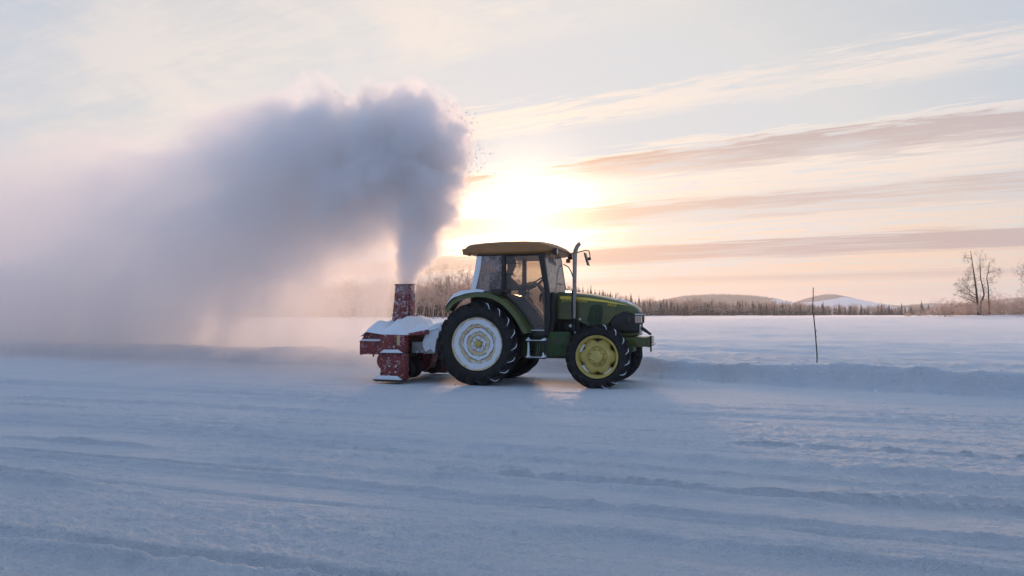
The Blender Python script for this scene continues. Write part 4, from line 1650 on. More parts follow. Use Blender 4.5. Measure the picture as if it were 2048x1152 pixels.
# near-side steps, caked with snow
b = MB()
for xx in (.90, 1.20):
    b.box(xx - .018, xx + .018, -.86, -.82, .50, .93)
    b.box(xx - .018, xx + .018, -.86, -.55, .90, .93)
b.build('step_frame', M_BLACK, tractor, bevel=.005)
for z_ in (.52, .83):
    b = MB()
    b.box(.86, 1.235, -.92, -.72, z_ - .012, z_ + .010)
    st = b.build('step', M_IRON, tractor, bevel=.004)
    b = MB()
    b.hexa([(.865, -.915, z_ + .012), (.94, -.915, z_ + .012), (.94, -.76, z_ + .012), (.865, -.76, z_ + .012), (.87, -.905, z_ + .035), (.91, -.905, z_ + .05), (.91, -.79, z_ + .05), (.87, -.79, z_ + .035)])
    b.hexa([(1.13, -.915, z_ + .012), (1.23, -.915, z_ + .012), (1.23, -.76, z_ + .012), (1.13, -.76, z_ + .012), (1.18, -.905, z_ + .04), (1.225, -.905, z_ + .06), (1.225, -.79, z_ + .06), (1.18, -.79, z_ + .04)])
    b.box(.935, 1.14, -.912, -.78, z_ + .0105, z_ + .020)
    b.build('snow_cover', M_SNOWPACK, st, bevel=.008)
for xx, z0, z1, w_ in ((.905, .53, .90, .020), (1.19, .53, .62, .018)):
    b = MB()
    b.tube([(xx, -.868, z0), (xx + .004, -.872, (z0 + z1) / 2), (xx, -.868, z1)], [w_ * 1.3, w_, w_ * .7], 7)
    b.build('snow_crust', M_SNOWPACK, tractor, smooth=60)
for xx in (1.02, 1.06):
    b = MB()
    b.tube([(xx + .02, -.70, .80), (xx + .01, -.71, .66), (xx - .015, -.70, .55)], .006, 5)
    b.build('cable', M_GREY, tractor, smooth=60)

# inside the cab
b = MB()
b.prism([(-.02, 1.02), (.40, 1.02), (.46, 1.40), (.50, 1.47), (.46, 1.52), (.04, 1.52), (-.04, 1.44)], -.25, .25)
seat = b.build('driver_seat', M_SEAT, tractor, bevel=.03)
b = MB()
b.prism([(-.02, 1.50), (.09, 1.50), (.05, 2.10), (.0, 2.16), (-.07, 2.12), (-.10, 1.6)], -.23, .23)
b.build('seat_back', M_SEAT, seat, bevel=.03)
b = MB()
b.prism([(1.04, 1.0), (1.2, 1.0), (1.2, 1.76), (1.02, 1.80), (.96, 1.72), (1.02, 1.5)], -.22, .22)
b.build('dashboard', M_BLACK, tractor, bevel=.02)
b = MB()
b.prism([(.40, 1.0), (.98, 1.0), (.98, 1.40), (.75, 1.66), (.30, 1.68), (.2, 1.4)], -.66, -.42)
b.build('side_console', M_BLACK, tractor, bevel=.02)
b = MB()
b.prism([(.20, 1.0), (.60, 1.0), (.60, 1.40), (.45, 1.62), (.10, 1.62)], .42, .66)
b.build('left_console', M_BLACK, tractor, bevel=.02)
WC, WN = Vector((.84, 0, 1.94)), Vector((-.62, 0, .78)).normalized()
ex_ = Vector((0, 1, 0))
ey_ = WN.cross(ex_)
b = MB()
b.tube([WC + (ex_ * math.cos(a) + ey_ * math.sin(a)) * .185 for a in np.linspace(0, 2 * math.pi, 33)], .015, 8, cap=False)
for a in (.3, math.pi - .3, 1.5 * math.pi):
    b.tube([WC - WN * .02, WC + (ex_ * math.cos(a) + ey_ * math.sin(a)) * .18], .012, 6)
b.build('steering_wheel', M_BLACK, tractor, smooth=50)
b = MB()
b.tube([WC - WN * .03, WC - WN * .30], [.035, .06], 10)
b.build('steering_column', M_BLACK, tractor, smooth=50)
for (px_, z0, z1) in ((.80, 1.60, 1.79), (.62, 1.62, 1.78)):
    b = MB()
    b.tube([(px_, -.52, z0), (px_ + .02, -.53, z1 - .03)], .008, 6)
    lv = b.build('lever', M_BLACK, tractor, smooth=50)
    b = MB()
    b.lathe([(0, -.022), (.018, -.016), (.024, 0), (.018, .018), (0, .024)], 10)
    b.build('lever_knob', M_BLACK, lv, smooth=60, loc=(px_ + .02, -.53, z1 - .01))


# ------------------------------------------------------------------ the driver
def make_driver():
    V, E_, Rd = [], [], []

    def vtx(p, r, parent=None):
        V.append(p)
        Rd.append(r)
        if parent is not None:
            E_.append((parent, len(V) - 1))
        return len(V) - 1
    pel = vtx((.17, 0, 1.60), (.17, .13))
    wst = vtx((.16, 0, 1.76), (.15, .12), pel)
    chs = vtx((.19, 0, 1.95), (.175, .125), wst)
    nb = vtx((.235, 0, 2.085), (.085, .08), chs)
    nk = vtx((.262, 0, 2.15), (.058, .058), nb)
    jaw = vtx((.305, 0, 2.215), (.066, .078), nk)
    hd = vtx((.315, 0, 2.30), (.078, .10), jaw)
    vtx((.305, 0, 2.375), (.062, .075), hd)
    hands = []
    for s in (-1, 1):
        sh = vtx((.215, s * .185, 2.01), (.078, .078), chs)
        el = vtx((.40, s * .27, 1.83), (.055, .055), sh)
        e2 = vtx((.46, s * .265, 1.825), (.050, .050), el)
        wr = vtx((.70, s * .215, 1.90), (.034, .034), e2)
        pm = vtx((.785, s * .20, 1.935), (.024, .040), wr)
        hands.append((s, V[pm]))
        hp = vtx((.26, s * .10, 1.575), (.105, .10), pel)
        kn_ = vtx((.62, s * .15, 1.62), (.075, .075), hp)
        k2 = vtx((.66, s * .15, 1.57), (.070, .070), kn_)
        an = vtx((.80, s * .14, 1.14), (.045, .045), k2)
        an2 = vtx((.82, s * .14, 1.075), (.045, .045), an)
        vtx((.97, s * .15, 1.045), (.040, .040), an2)
    me = bpy.data.meshes.new('person')
    me.from_pydata(V, E_, [])
    o = bpy.data.objects.new('person', me)
    COL.objects.link(o)
    sk = o.modifiers.new('skin', 'SKIN')
    if not me.skin_vertices:
        bm = bmesh.new()
        bm.from_mesh(me)
        bm.verts.layers.skin.verify()
        bm.to_mesh(me)
        bm.free()
    for i, r_ in enumerate(Rd):
        me.skin_vertices[0].data[i].radius = r_
        me.skin_vertices[0].data[i].use_root = (i == 0)
    ss = o.modifiers.new('sub', 'SUBSURF')
    ss.levels = ss.render_levels = 2
    bpy.context.view_layer.update()
    ev = bpy.data.meshes.new_from_object(o.evaluated_get(bpy.context.evaluated_depsgraph_get()))
    bm = bmesh.new()
    bm.from_mesh(ev)
    # nose, lips and eye sockets pressed into the face; fingers closed on the wheel
    ex = MB()
    ex.tube([(.372, 0, 2.325), (.408, 0, 2.285), (.388, 0, 2.268)], [.010, .018, .012], 6)
    ex.tube([(.374, -.022, 2.24), (.384, 0, 2.238), (.374, .022, 2.24)], .007, 5)
    for s, c in hands:
        ex.tube([(.305, s * .082, 2.33), (.300, s * .092, 2.305), (.305, s * .082, 2.275)], [.012, .016, .010], 6)
        for k_ in range(4):
            u_ = (k_ - 1.5) * .019
            base = Vector(c) + ey_ * u_ + Vector((.01, 0, .005))
            ln = (.9, 1.0, .95, .78)[k_]
            ex.tube([base, base + Vector((.038, -s * .004, .012)) * ln, base + Vector((.055, -s * .010, -.016)) * ln, base + Vector((.036, -s * .014, -.034)) * ln], [.0095, .009, .0085, .007], 6)
        tb = Vector(c) + Vector((-.012, -s * .018, .008))
        ex.tube([tb, tb + Vector((.020, -s * .028, .004)), tb + Vector((.040, -s * .036, -.006))], [.011, .010, .008], 6)
    em = bpy.data.meshes.new('x')
    em.from_pydata([tuple(p) for p in ex.v], [], ex.f)
    bm.from_mesh(em)
    bmesh.ops.recalc_face_normals(bm, faces=bm.faces)
    bm.to_mesh(me := bpy.data.meshes.new('person'))
    bm.free()
    bpy.data.objects.remove(o)
    me.shade_smooth()
    me.materials.append(M_JACKET)
    me.materials.append(M_SKIN)
    for p in me.polygons:
        c = p.center
        if c.z > 2.145 or (c.x > .715 and c.z > 1.8):
            p.material_index = 1
    o = bpy.data.objects.new('person', me)
    COL.objects.link(o)
    o.location = (TO[0], TO[1], 0)
    o.rotation_euler = (0, 0, -HEAD)
    cap = MB()
    cap.lathe([(0, .125), (.05, .115), (.085, .08), (.100, .03), (.103, 0), (.095, -.005)], 20)
    cp = cap.build('cap', M_CAP, o, smooth=60, loc=(.305, 0, 2.325), rot=(R(90), 0, 0))
    cp.scale = (1.08, 1, .86)
    pk = MB()
    pk.prism([(.0, .0), (.085, -.012), (.09, -.004), (.0, .014)], -.065, .065)
    pk.build('cap_peak', M_CAP, o, bevel=.003, loc=(.385, 0, 2.335))
    cl = MB()
    cl.tube([(.27 + .07 * math.cos(a), .075 * math.sin(a), 2.125 + .012 * math.cos(a)) for a in np.linspace(0, 2 * math.pi, 17)], .02, 6, cap=False)
    cl.build('collar', M_JACKET, o, smooth=60)
    tag(o, 'person in dark jacket and cap sitting in the tractor cab, hands on the wheel', 'person')


make_driver()

# ------------------------------------------------------------------ snow blower on the rear hitch
blower = empty('snow_blower', (TO[0], TO[1], 0), -HEAD)
tag(blower, 'red snow blower with tall chute mounted behind the tractor, caked in snow', 'snow blower')
# end boxes on both sides of the auger housing
for s in (-1, 1):
    y0, y1 = (s * 1.17, s * 1.02) if s < 0 else (s * 1.02, s * 1.17)
    b = MB()
    b.box(-1.97, -1.445, y0, y1, .60, .93)
    up = b.build('gear_case', M_RED, blower, bevel=.008)
    b = MB()
    b.box(-1.962, -1.437, y0, y1, .08, .585)
    ep = b.build('end_plate', M_RED, blower, bevel=.008)
    yo = s * 1.172
    for bx_, bz_, br_ in ((-1.765, .335, .020), (-1.635, .335, .024), (-1.760, .215, .016), (-1.640, .222, .022)):
        b = MB()
        b.tube([(bx_, yo - s * .01, bz_), (bx_, yo + s * .014, bz_)], br_, 8)
        b.build('bolt', M_BOLT, ep, smooth=40)
    b = MB()                                          # snow lodged on the ledge between the two boxes
    e0, e1 = sorted((s * 1.165, s * 1.24))
    b.hexa([(-1.955, e0, .588), (-1.47, e0, .588), (-1.47, e1, .588), (-1.955, e1, .588), (-1.86, e0, .655), (-1.56, e0, .66), (-1.56, e1 - .03, .64), (-1.86, e1 - .03, .64)])
    b.build('snow_cover', M_SNOWPACK, up, bevel=.014)
    b = MB()
    b.box(-1.96, -1.46, e0, e1, .578, .588)
    b.build('ledge', M_IRON, up)
    b = MB()                                          # skid shoe
    k0, k1 = sorted((s * 1.0, s * 1.30))
    b.prism([(-2.06, .075), (-2.0, .05), (-1.5, .045), (-1.47, .065), (-1.47, .078), (-2.06, .085)], k0, k1)
    sh = b.build('skid_shoe', M_IRON, blower, bevel=.004)
    b = MB()
    k0, k1 = sorted((s * 1.172, s * 1.295))
    b.hexa([(-2.05, k0, .084), (-1.475, k0, .08), (-1.475, k1, .08), (-2.05, k1, .084), (-1.97, k0, .17), (-1.55, k0, .165), (-1.55, k1 - .05, .14), (-1.97, k1 - .05, .14)])
    b.build('snow_cover', M_SNOWPACK, sh, bevel=.02)
b = MB()
b.box(-1.585 - .03, -1.585 + .03, -1.176, -1.171, .735, .915)
lb = b.build('warning_sticker', material('sticker', (0.55, 0.42, 0.10), 0.5, other=(0.5, 0.47, 0.48), othresh=(0.5, 0.58), oscale=34), blower)
# auger housing: curved trough open to the rear
b = MB()
b.prism([(-1.60, .93), (-1.56, .93), (-1.56, .60), (-1.88, .50), (-1.96, .34), (-1.98, .10), (-2.0, .10), (-1.985, .35), (-1.90, .53), (-1.60, .62)], -1.02, 1.02)
hs = b.build('auger_housing', M_RED, blower, smooth=40)
b = MB()
b.lathe([(0, -.16), (.34, -.16), (.36, -.14), (.36, .14), (.34, .16), (0, .16)], 32)
b.build('fan_housing', M_RED, blower, smooth=40, loc=(-1.72, .12, .50))
b = MB()                                              # sloping lid from the housing to the tractor side
b.hexa([(-1.62, -1.02, .90), (-1.08, -1.02, .94), (-1.08, 1.02, .94), (-1.62, 1.02, .90), (-1.62, -1.02, .925), (-1.08, -1.02, 1.03), (-1.08, 1.02, 1.03), (-1.62, 1.02, .925)])
b.build('housing_lid', M_RED, blower, bevel=.006)
# rear hood wing
for s in (-1, 1):
    y0, y1 = sorted((s * 1.02, s * 1.0))
    b = MB()
    b.prism([(-2.48, .80), (-2.30, 1.03), (-1.97, 1.0), (-1.97, .57), (-2.15, .565), (-2.30, .57), (-2.48, .525)], y0, y1)
    b.build('side_wing', M_RED, blower, bevel=.004)
b = MB()
b.hexa([(-2.48, -1.0, .79), (-2.46, -1.0, .79), (-2.46, 1.0, .79), (-2.48, 1.0, .79), (-2.31, -1.0, 1.03), (-2.29, -1.0, 1.03), (-2.29, 1.0, 1.03), (-2.31, 1.0, 1.03)])
b.build('rear_board', M_RED, blower, bevel=.004)
b = MB()
b.box(-2.485, -1.975, -1.08, -1.022, .795, .803)
lg = b.build('wing_ledge', M_RED, blower)
b = MB()
b.hexa([(-2.48, -1.078, .803), (-1.98, -1.078, .803), (-1.98, -1.022, .803), (-2.48, -1.022, .803), (-2.44, -1.07, .825), (-1.985, -1.07, .835), (-1.985, -1.022, .85), (-2.43, -1.022, .845)])
b.build('snow_cover', M_SNOWPACK, lg, bevel=.006)
b = MB()
b.box(-2.47, -1.975, -1.06, -1.024, .545, .79)
b.build('wing_box', M_RED, blower, bevel=.006)
b = MB()
b.tube([(-2.18, -1.04, .56), (-2.18, -1.04, .50)], .018, 8)
b.build('drain_stub', M_IRON, blower)
b = MB()
b.lathe([(0, -.03), (.17, -.03), (.19, -.015), (.19, .03), (0, .03)], 24)
b.build('chain_guard', M_RED, blower, smooth=40, loc=(-1.94, -.98, .42))
b = MB()
b.box(-2.03, -1.95, -1.05, -1.0, .10, .20)
b.build('cutting_edge', M_RED, blower, bevel=.004)
# auger: shaft with two opposed flights
b = MB()
b.cyl((-2.0, -1.0, .36), (-2.0, 1.0, .36), .045, 12)
ag = b.build('auger_shaft', M_IRON, blower, smooth=40)
for s in (-1, 1):
    b = MB()
    vs, fs = [], []
    n = 40
    for i in range(n + 1):
        a = s * i / n * 2 * math.pi * 2.2
        y_ = s * (.12 + .85 * i / n)
        for r_ in (.05, .25):
            vs.append((-2.0 + r_ * math.cos(a), y_, .36 + r_ * math.sin(a)))
    for i in range(n):
        fs.append((2 * i, 2 * i + 1, 2 * i + 3, 2 * i + 2))
    b.add(vs, fs)
    b.build('auger_flight', M_IRON, ag, smooth=60)
# chute: box section that leans and curls, open at the top
b = MB()
secs = [(-2.06, .98, .185, .15), (-2.05, 1.12, .182, .15), (-2.032, 1.35, .176, .148), (-2.01, 1.60, .170, .145), (-1.998, 1.80, .166, .142), (-1.996, 1.93, .164, .14)]
vs, fs = [], []
for (cx_, z_, hx_, hy_) in secs:
    for (ax, ay) in ((-1, -1), (1, -1), (1, 1), (-1, 1)):
        vs.append((cx_ + ax * hx_ * (1 if ay < 0 else .96), ay * hy_, z_ + (.0 if ay < 0 else .02)))
    for (ax, ay) in ((-1, -1), (1, -1), (1, 1), (-1, 1)):
        vs.append((cx_ + ax * (hx_ - .012), ay * (hy_ - .012), z_ + (.0 if ay < 0 else .02)))
for i in range(len(secs) - 1):
    a, c = i * 8, (i + 1) * 8
    for j in range(4):
        fs.append((a + j, a + (j + 1) % 4, c + (j + 1) % 4, c + j))
        fs.append((a + 4 + (j + 1) % 4, a + 4 + j, c + 4 + j, c + 4 + (j + 1) % 4))
t = (len(secs) - 1) * 8
for j in range(4):
    fs.append((t + j, t + (j + 1) % 4, t + 4 + (j + 1) % 4, t + 4 + j))
b.add(vs, fs)
chute = b.build('chute', M_REDCHUTE, blower, bevel=.006)
b = MB()
for p, q in (((-2.165, -.143), (-1.828, -.143)), ((-1.828, -.143), (-1.834, .143)), ((-1.834, .143), (-2.158, .143)), ((-2.158, .143), (-2.165, -.143))):
    b.tube([(p[0], p[1], 1.935 if p[1] < 0 else 1.955), (q[0], q[1], 1.935 if q[1] < 0 else 1.955)], .011, 6)
b.build('chute_rim', M_IRON, chute, smooth=40)
b = MB()
b.box(-1.845, -1.826, -.12, .12, 1.2, 1.80)
b.build('chute_rib', M_REDCHUTE, chute, bevel=.003)
# hitch frame to the tractor
b = MB()
b.box(-1.46, -1.20, -.84, .84, .575, .79)
b.build('cross_beam', M_GREY, blower, bevel=.01)
for s in (-1, 1):
    y0, y1 = sorted((s * .86, s * .72))
    b = MB()
    b.prism([(-1.21, .80), (-1.09, 1.06), (-.84, 1.12), (-.80, 1.0), (-.92, .84), (-.95, .70), (-.97, .57), (-1.21, .565)], y0, y1)
    hp = b.build('hitch_plate', M_GREY, blower, bevel=.012)
    b = MB()
    b.tube([(-1.0, s * .45, .72), (-.45, s * .40, .62), (-.20, s * .34, .60)], .035, 8)
    b.build('lower_link', M_IRON, blower, smooth=50)
b = MB()
b.tube([(-1.05, 0, 1.02), (-.55, 0, 1.05), (-.28, 0, 1.06)], .032, 8)
b.build('upper_link', M_IRON, blower, smooth=50)
b = MB()
b.tube([(-1.5, 0, .62), (-.9, 0, .66), (-.45, 0, .68)], [.06, .06, .05], 10)
b.build('drive_shaft', M_BLACK, blower, smooth=50)
# small support wheels behind the end box
for yy, rr_ in ((-.78, .19), (-.50, .215), (.55, .21)):
    b = MB()
    b.lathe([(.09, -.05), (rr_ - .03, -.055), (rr_, -.03), (rr_, .03), (rr_ - .03, .055), (.09, .05)], 30, closed=True)
    sw = b.build('support_wheel', M_RUBBER, blower, smooth=40, loc=(-1.60, yy, rr_ + .065))
    b = MB()
    b.lathe([(0, -.045), (.09, -.03), (.09, .03), (0, .045)], 18)
    b.build('wheel_disc', M_GREY, sw, smooth=40)
    b = MB()
    b.tube([(0, 0, 0), (.10, 0, .30), (.28, 0, .38)], .03, 7)
    b.build('wheel_fork', M_IRON, sw, smooth=50)


# snow heaped on the housing
def heap(name, x0, x1, y0, y1, prof, seed, base, parent):
    nx, ny = 44, 26
    X, Y = np.meshgrid(np.linspace(x0, x1, nx), np.linspace(y0, y1, ny))
    f = (Y - y0) / (y1 - y0)
    e = np.clip(np.minimum(f, 1 - f) * 6, 0, 1) ** .5
    Z = base(X) + np.interp(X, [p[0] for p in prof], [p[1] for p in prof]) * e * (.72 + .56 * fbm(X * 2.2, Y * 1.5, seed=seed, octv=3)) + .075 * e * (fbm(X * 7, Y * 7, seed=seed + 3, gain=.6) - .5)
    i = np.arange(ny - 1)[:, None] * nx
    j = np.arange(nx - 1)[None, :]
    F = np.stack([i + j, i + j + 1, i + nx + j + 1, i + nx + j], -1).reshape(-1, 4)
    return np_mesh(name, np.stack([X.ravel(), Y.ravel(), Z.ravel()], 1), F, M_SNOWPACK, parent)


hp_ = heap('snow_heap', -2.44, -1.42, -1.12, 1.02, [(-2.44, .0), (-2.34, .07), (-2.22, .20), (-2.10, .14), (-2.0, .10), (-1.90, .20), (-1.80, .32), (-1.72, .27), (-1.56, .13), (-1.42, .01)], 61,
           lambda X: np.interp(X, [-2.48, -2.3, -1.95, -1.42], [.86, .98, .935, .93]), blower)
hp_['label'] = 'snow heaped on the blower housing'
hq = heap('snow_heap', -1.60, -.78, -.90, .90, [(-1.60, .06), (-1.4, .14), (-1.2, .12), (-1.05, .16), (-.9, .12), (-.78, .0)], 63,
          lambda X: np.interp(X, [-1.6, -1.08, -.9, -.78], [.93, 1.0, 1.06, 1.0]), blower)
hq['label'] = 'snow caked over the hitch'
for s in (-1, 1):
    b = MB()
    ya, yb = s * .872, s * .858
    b.prism([(-1.215, .805), (-1.10, 1.06), (-.95, 1.135), (-.84, 1.12), (-.80, 1.0), (-.93, .84), (-.97, .575), (-1.05, .66), (-1.16, .60), (-1.21, .70)], min(ya, yb), max(ya, yb))
    b.build('snow_crust', M_SNOWPACK, blower, bevel=.005)


# ------------------------------------------------------------------ blown snow: density laid out on a grid, turned into a fog volume
PATH = [(815, 572, 20, 15.55, 22, .08), (818, 545, 25, 15.6, 20, .08), (826, 515, 32, 15.7, 17, .10), (837, 485, 40, 15.8, 14, .10), (847, 455, 50, 16.0, 12, .10), (854, 425, 58, 16.1, 11, .10),
        (856, 392, 66, 16.3, 10, .10), (854, 355, 76, 16.5, 10, .10), (850, 322, 86, 16.7, 9, .10), (842, 300, 92, 16.9, 8, .12), (820, 286, 102, 17.1, 6.5, .14), (790, 282, 112, 17.4, 5, .17),
        (756, 296, 124, 17.7, 4, .22), (720, 312, 136, 18.1, 3.2, .26), (680, 332, 148, 18.6, 2.5, .30), (630, 358, 160, 19.2, 1.9, .36), (575, 388, 172, 20.0, 1.5, .42), (515, 420, 184, 20.9, 1.15, .48),
        (445, 456, 194, 21.9, .92, .54), (370, 490, 202, 23.1, .74, .60), (290, 520, 208, 24.4, .62, .66), (200, 544, 212, 25.8, .52, .72), (100, 566, 214, 27.1, .44, .78), (0, 586, 216, 28.3, .38, .82),
        (-120, 602, 218, 29.6, .33, .86), (-260, 620, 220, 31.0, .29, .9)]
FILL = [(892, 268, 46, 16.7, 8, .10), (906, 298, 38, 16.6, 8, .10), (882, 350, 40, 16.5, 8, .12), (806, 350, 100, 16.6, 5, .25), (766, 356, 106, 16.9, 4, .3), (722, 370, 106, 17.4, 3, .36), (808, 410, 66, 16.3, 3, .36), (756, 386, 84, 17.5, 2.2, .42),
        (700, 390, 98, 18.2, 1.6, .48), (650, 405, 104, 18.9, 1.2, .55), (806, 440, 50, 16.3, 4.0, .30), (784, 418, 66, 16.6, 3.0, .36), (818, 480, 36, 16.0, 5.0, .25), (752, 430, 78, 17.1, 1.6, .5), (705, 440, 84, 17.9, 1.1, .55), (650, 455, 92, 18.7, .8, .6)]


def plume_density(X, Y, Z, detail=5):
    """powder density at world points: puffs strung along the throw, a falling curtain, ground mist and a loose fringe"""
    w1 = fbm(X * .55, Y * .55, Z * .55, octv=3, seed=51) - .5
    w2 = fbm(X * .55 + 40, Y * .55, Z * .55 + 9, octv=3, seed=57) - .5
    # away from the chute the wind draws the powder out into long soft sheets
    tail = sstep(-X, 3.6, 9.0)
    fine = fbm(X * 1.8 + w1 * 2.5, Y * 1.8, Z * 1.8 + w2 * 2.5, octv=detail, seed=61, gain=.66)
    sheet = fbm((X + Z * .9) * .42 + w1 * .8, Y * .9, (Z - X * .30) * 1.15 + w2 * .8, octv=detail, seed=67, gain=.55)
    fine = fine + (sheet - fine) * tail
    pts = []
    for a, b in zip(PATH[:-1], PATH[1:]):
        m = max(1, int(math.hypot(a[0] - b[0], a[1] - b[1]) / 22))
        for k_ in range(m):
            t = k_ / m
            pts.append([a[i] + (b[i] - a[i]) * t for i in range(6)])
    D = np.zeros_like(X)
    for (px, py, rp, d, rho, soft) in pts + FILL:
        c = ((px - 1024) / 1500 * d, d, 1.34 + (627 - py) / 1500 * d)
        rw = rp / 1500 * d
        bx_ = rw * (1.3 + soft * 1.6) + .6
        sel = np.nonzero((np.abs(X - c[0]) < bx_) & (np.abs(Y - c[1]) < bx_) & (np.abs(Z - c[2]) < bx_))[0]
        if not len(sel):
            continue
        amp = min(1.0, rw * 1.1)
        q = np.sqrt((X[sel] - c[0] + w1[sel] * amp * .9) ** 2 + (Y[sel] - c[1]) ** 2 + (Z[sel] - c[2] + w2[sel] * amp * .9) ** 2) / rw
        q = q + (fine[sel] - .5) * (1.9 - .3 * tail[sel])
        e = 1 - sstep(q, 1.0 - .06 - .45 * soft, 1.0 + .75 * soft * soft + .04)
        D[sel] = np.maximum(D[sel], rho * e)
    ax_px = 1024 + 1500 * X / Y
    # falling curtain under the plume, in slanting streaks
    ctop = np.interp(ax_px, [-600, 0, 300, 450, 560, 640, 720, 790, 830], [4.5, 3.2, 3.6, 4.0, 4.0, 3.9, 3.7, 3.5, 2.2])
    cden = np.interp(ax_px, [-600, 0, 200, 380, 480, 560, 620, 700, 780, 815, 840], [.28, .32, .32, .30, .27, .23, .20, .20, .28, .24, .0])
    cy_ = np.interp(ax_px, [-600, 0, 300, 600, 800], [30, 27.6, 24.0, 20.5, 18.2])
    cw = np.interp(ax_px, [-600, 300, 600, 800], [4.5, 3.6, 2.6, 1.6])
    streak = fbm((X - Z * .30) * 1.3, Y * .9, Z * .22, octv=4, seed=71)
    cur = cden * np.exp(-((Y - cy_) / cw) ** 2) * (1 - sstep(Z + w1 * 1.2, ctop - .9, ctop + .5)) * (.10 + 2.0 * sstep(streak, .40, .62))
    cur *= sstep(Z, .0, .35)
    mist = .10 * np.exp(-((Z - .25) / .55) ** 2) * sstep(-X, .6, 3.5) * np.exp(-((Y - (16.2 - X * .33)) / 3.2) ** 2) * sstep(streak, .30, .62)
    fr = .22 * np.exp(-((ax_px - np.interp(Z, [1.9, 3, 4, 6], [838, 872, 912, 930])) / 24) ** 2) * np.exp(-((Y - 16.3) / .8) ** 2) * sstep(Z, 1.7, 2.2) * (1 - sstep(Z, 5.2, 6.4)) * sstep(fine, .42, .66)
    return D * np.interp(ax_px, [-300, 200, 520, 640, 760, 850], [.70, .78, .95, .9, .62, .5]) * (.7 + .6 * sstep(fine, .36, .66)) + cur + mist + fr


def powder_material():
    m = bpy.data.materials.new('blown_snow')
    m.use_nodes = True
    m.node_tree.nodes.clear()
    g = Nodes(m.node_tree)
    out = g.new('ShaderNodeOutputMaterial')
    pv = g.new('ShaderNodeVolumePrincipled')
    pv.inputs['Color'].default_value = (0.992, 0.984, 0.987, 1)
    pv.inputs['Density'].default_value = 1.0
    pv.inputs['Anisotropy'].default_value = 0.5
    g.l.new(pv.outputs[0], out.inputs['Volume'])
    return m


M_POWDER = powder_material()


EDGE = []


def fog(name, lo, hi, n, keep, weight, parent=None):
    """a lattice of points carries the density; geometry nodes read it into a fog volume"""
    lo, hi, n = np.array(lo), np.array(hi), np.array(n)
    ax = [np.linspace(lo[i], hi[i], n[i], dtype=np.float32) for i in range(3)]
    X, Y, Z = (a.ravel() for a in np.meshgrid(*ax, indexing='ij'))
    px = 1024 + 1500 * X / Y
    K = np.nonzero(keep(px, X, Y, Z))[0]
    D = np.zeros(len(X), np.float32)
    d_ = plume_density(X[K], Y[K], Z[K]) * weight(px[K])
    for a, v in ((0, X), (1, Y), (2, Z)):
        s_ = (hi[a] - lo[a]) * .03
        d_ = d_ * sstep(v[K], lo[a] - (1e3 if a == 2 else 0), lo[a] + s_) * (1 - sstep(v[K], hi[a] - s_, hi[a]))
    d_[d_ < .012] = 0.0
    D[K] = d_
    EDGE.append(np.stack([X[K], Y[K], Z[K]], 1)[(d_ > .2) & (d_ < 1.6) & (px[K] > 560) & (Z[K] > 3.6)])
    me = bpy.data.meshes.new(name)
    me.vertices.add(len(D))
    me.vertices.foreach_set('co', np.stack([X, Y, Z], 1).ravel())
    me.attributes.new('rho', 'FLOAT', 'POINT').data.foreach_set('value', D)
    me.materials.append(M_POWDER)
    o = bpy.data.objects.new(name, me)
    COL.objects.link(o)
    o.parent = parent
    t = bpy.data.node_groups.new(name, 'GeometryNodeTree')
    t.interface.new_socket('Geometry', in_out='INPUT', socket_type='NodeSocketGeometry')
    t.interface.new_socket('Geometry', in_out='OUTPUT', socket_type='NodeSocketGeometry')
    g = Nodes(t)
    gi, go = g.new('NodeGroupInput'), g.new('NodeGroupOutput')
    sep = g.new('ShaderNodeSeparateXYZ')
    g.l.new(g.new('GeometryNodeInputPosition').outputs[0], sep.inputs[0])
    idx = []
    for i in range(3):
        f = g.m('MULTIPLY', g.m('SUBTRACT', sep.outputs[i], float(lo[i])), float((n[i] - 1) / (hi[i] - lo[i])))
        idx.append(g.m('MINIMUM', g.m('MAXIMUM', g.m('FLOOR', g.m('ADD', f, .5)), 0.0), float(n[i] - 1)))
    index = g.m('ADD', g.m('MULTIPLY', g.m('ADD', g.m('MULTIPLY', idx[0], float(n[1])), idx[1]), float(n[2])), idx[2])
    na = g.new('GeometryNodeInputNamedAttribute', data_type='FLOAT')
    na.inputs['Name'].default_value = 'rho'
    si = g.new('GeometryNodeSampleIndex', data_type='FLOAT', domain='POINT')
    g.l.new(gi.outputs[0], si.inputs['Geometry'])
    g.l.new(na.outputs['Attribute'], si.inputs['Value'])
    g.l.new(index, si.inputs['Index'])
    vc = g.new('GeometryNodeVolumeCube')
    g.l.new(si.outputs[0], vc.inputs['Density'])
    vc.inputs['Min'].default_value = tuple(lo)
    vc.inputs['Max'].default_value = tuple(hi)
    for i, k_ in enumerate(('Resolution X', 'Resolution Y', 'Resolution Z')):
        vc.inputs[k_].default_value = int(n[i])
    sm = g.new('GeometryNodeSetMaterial')
    sm.inputs['Material'].default_value = M_POWDER
    g.l.new(vc.outputs[0], sm.inputs['Geometry'])
    g.l.new(sm.outputs[0], go.inputs[0])
    o.modifiers.new('plume', 'NODES').node_group = t
    return o


def slab(px, X, Y, Z):
    mid = np.interp(px, [-700, -260, 0, 200, 370, 520, 640, 735, 812, 868, 960], [33, 31, 28.3, 25.8, 23.1, 20.9, 19.2, 18.1, 17.4, 16.7, 16.5])
    wid = np.interp(px, [-700, 370, 640, 800, 960], [6, 5.2, 4.2, 3.0, 2.2])
    return (np.abs(Y - mid) < wid) & (px < 985) & (Z < 7.6)


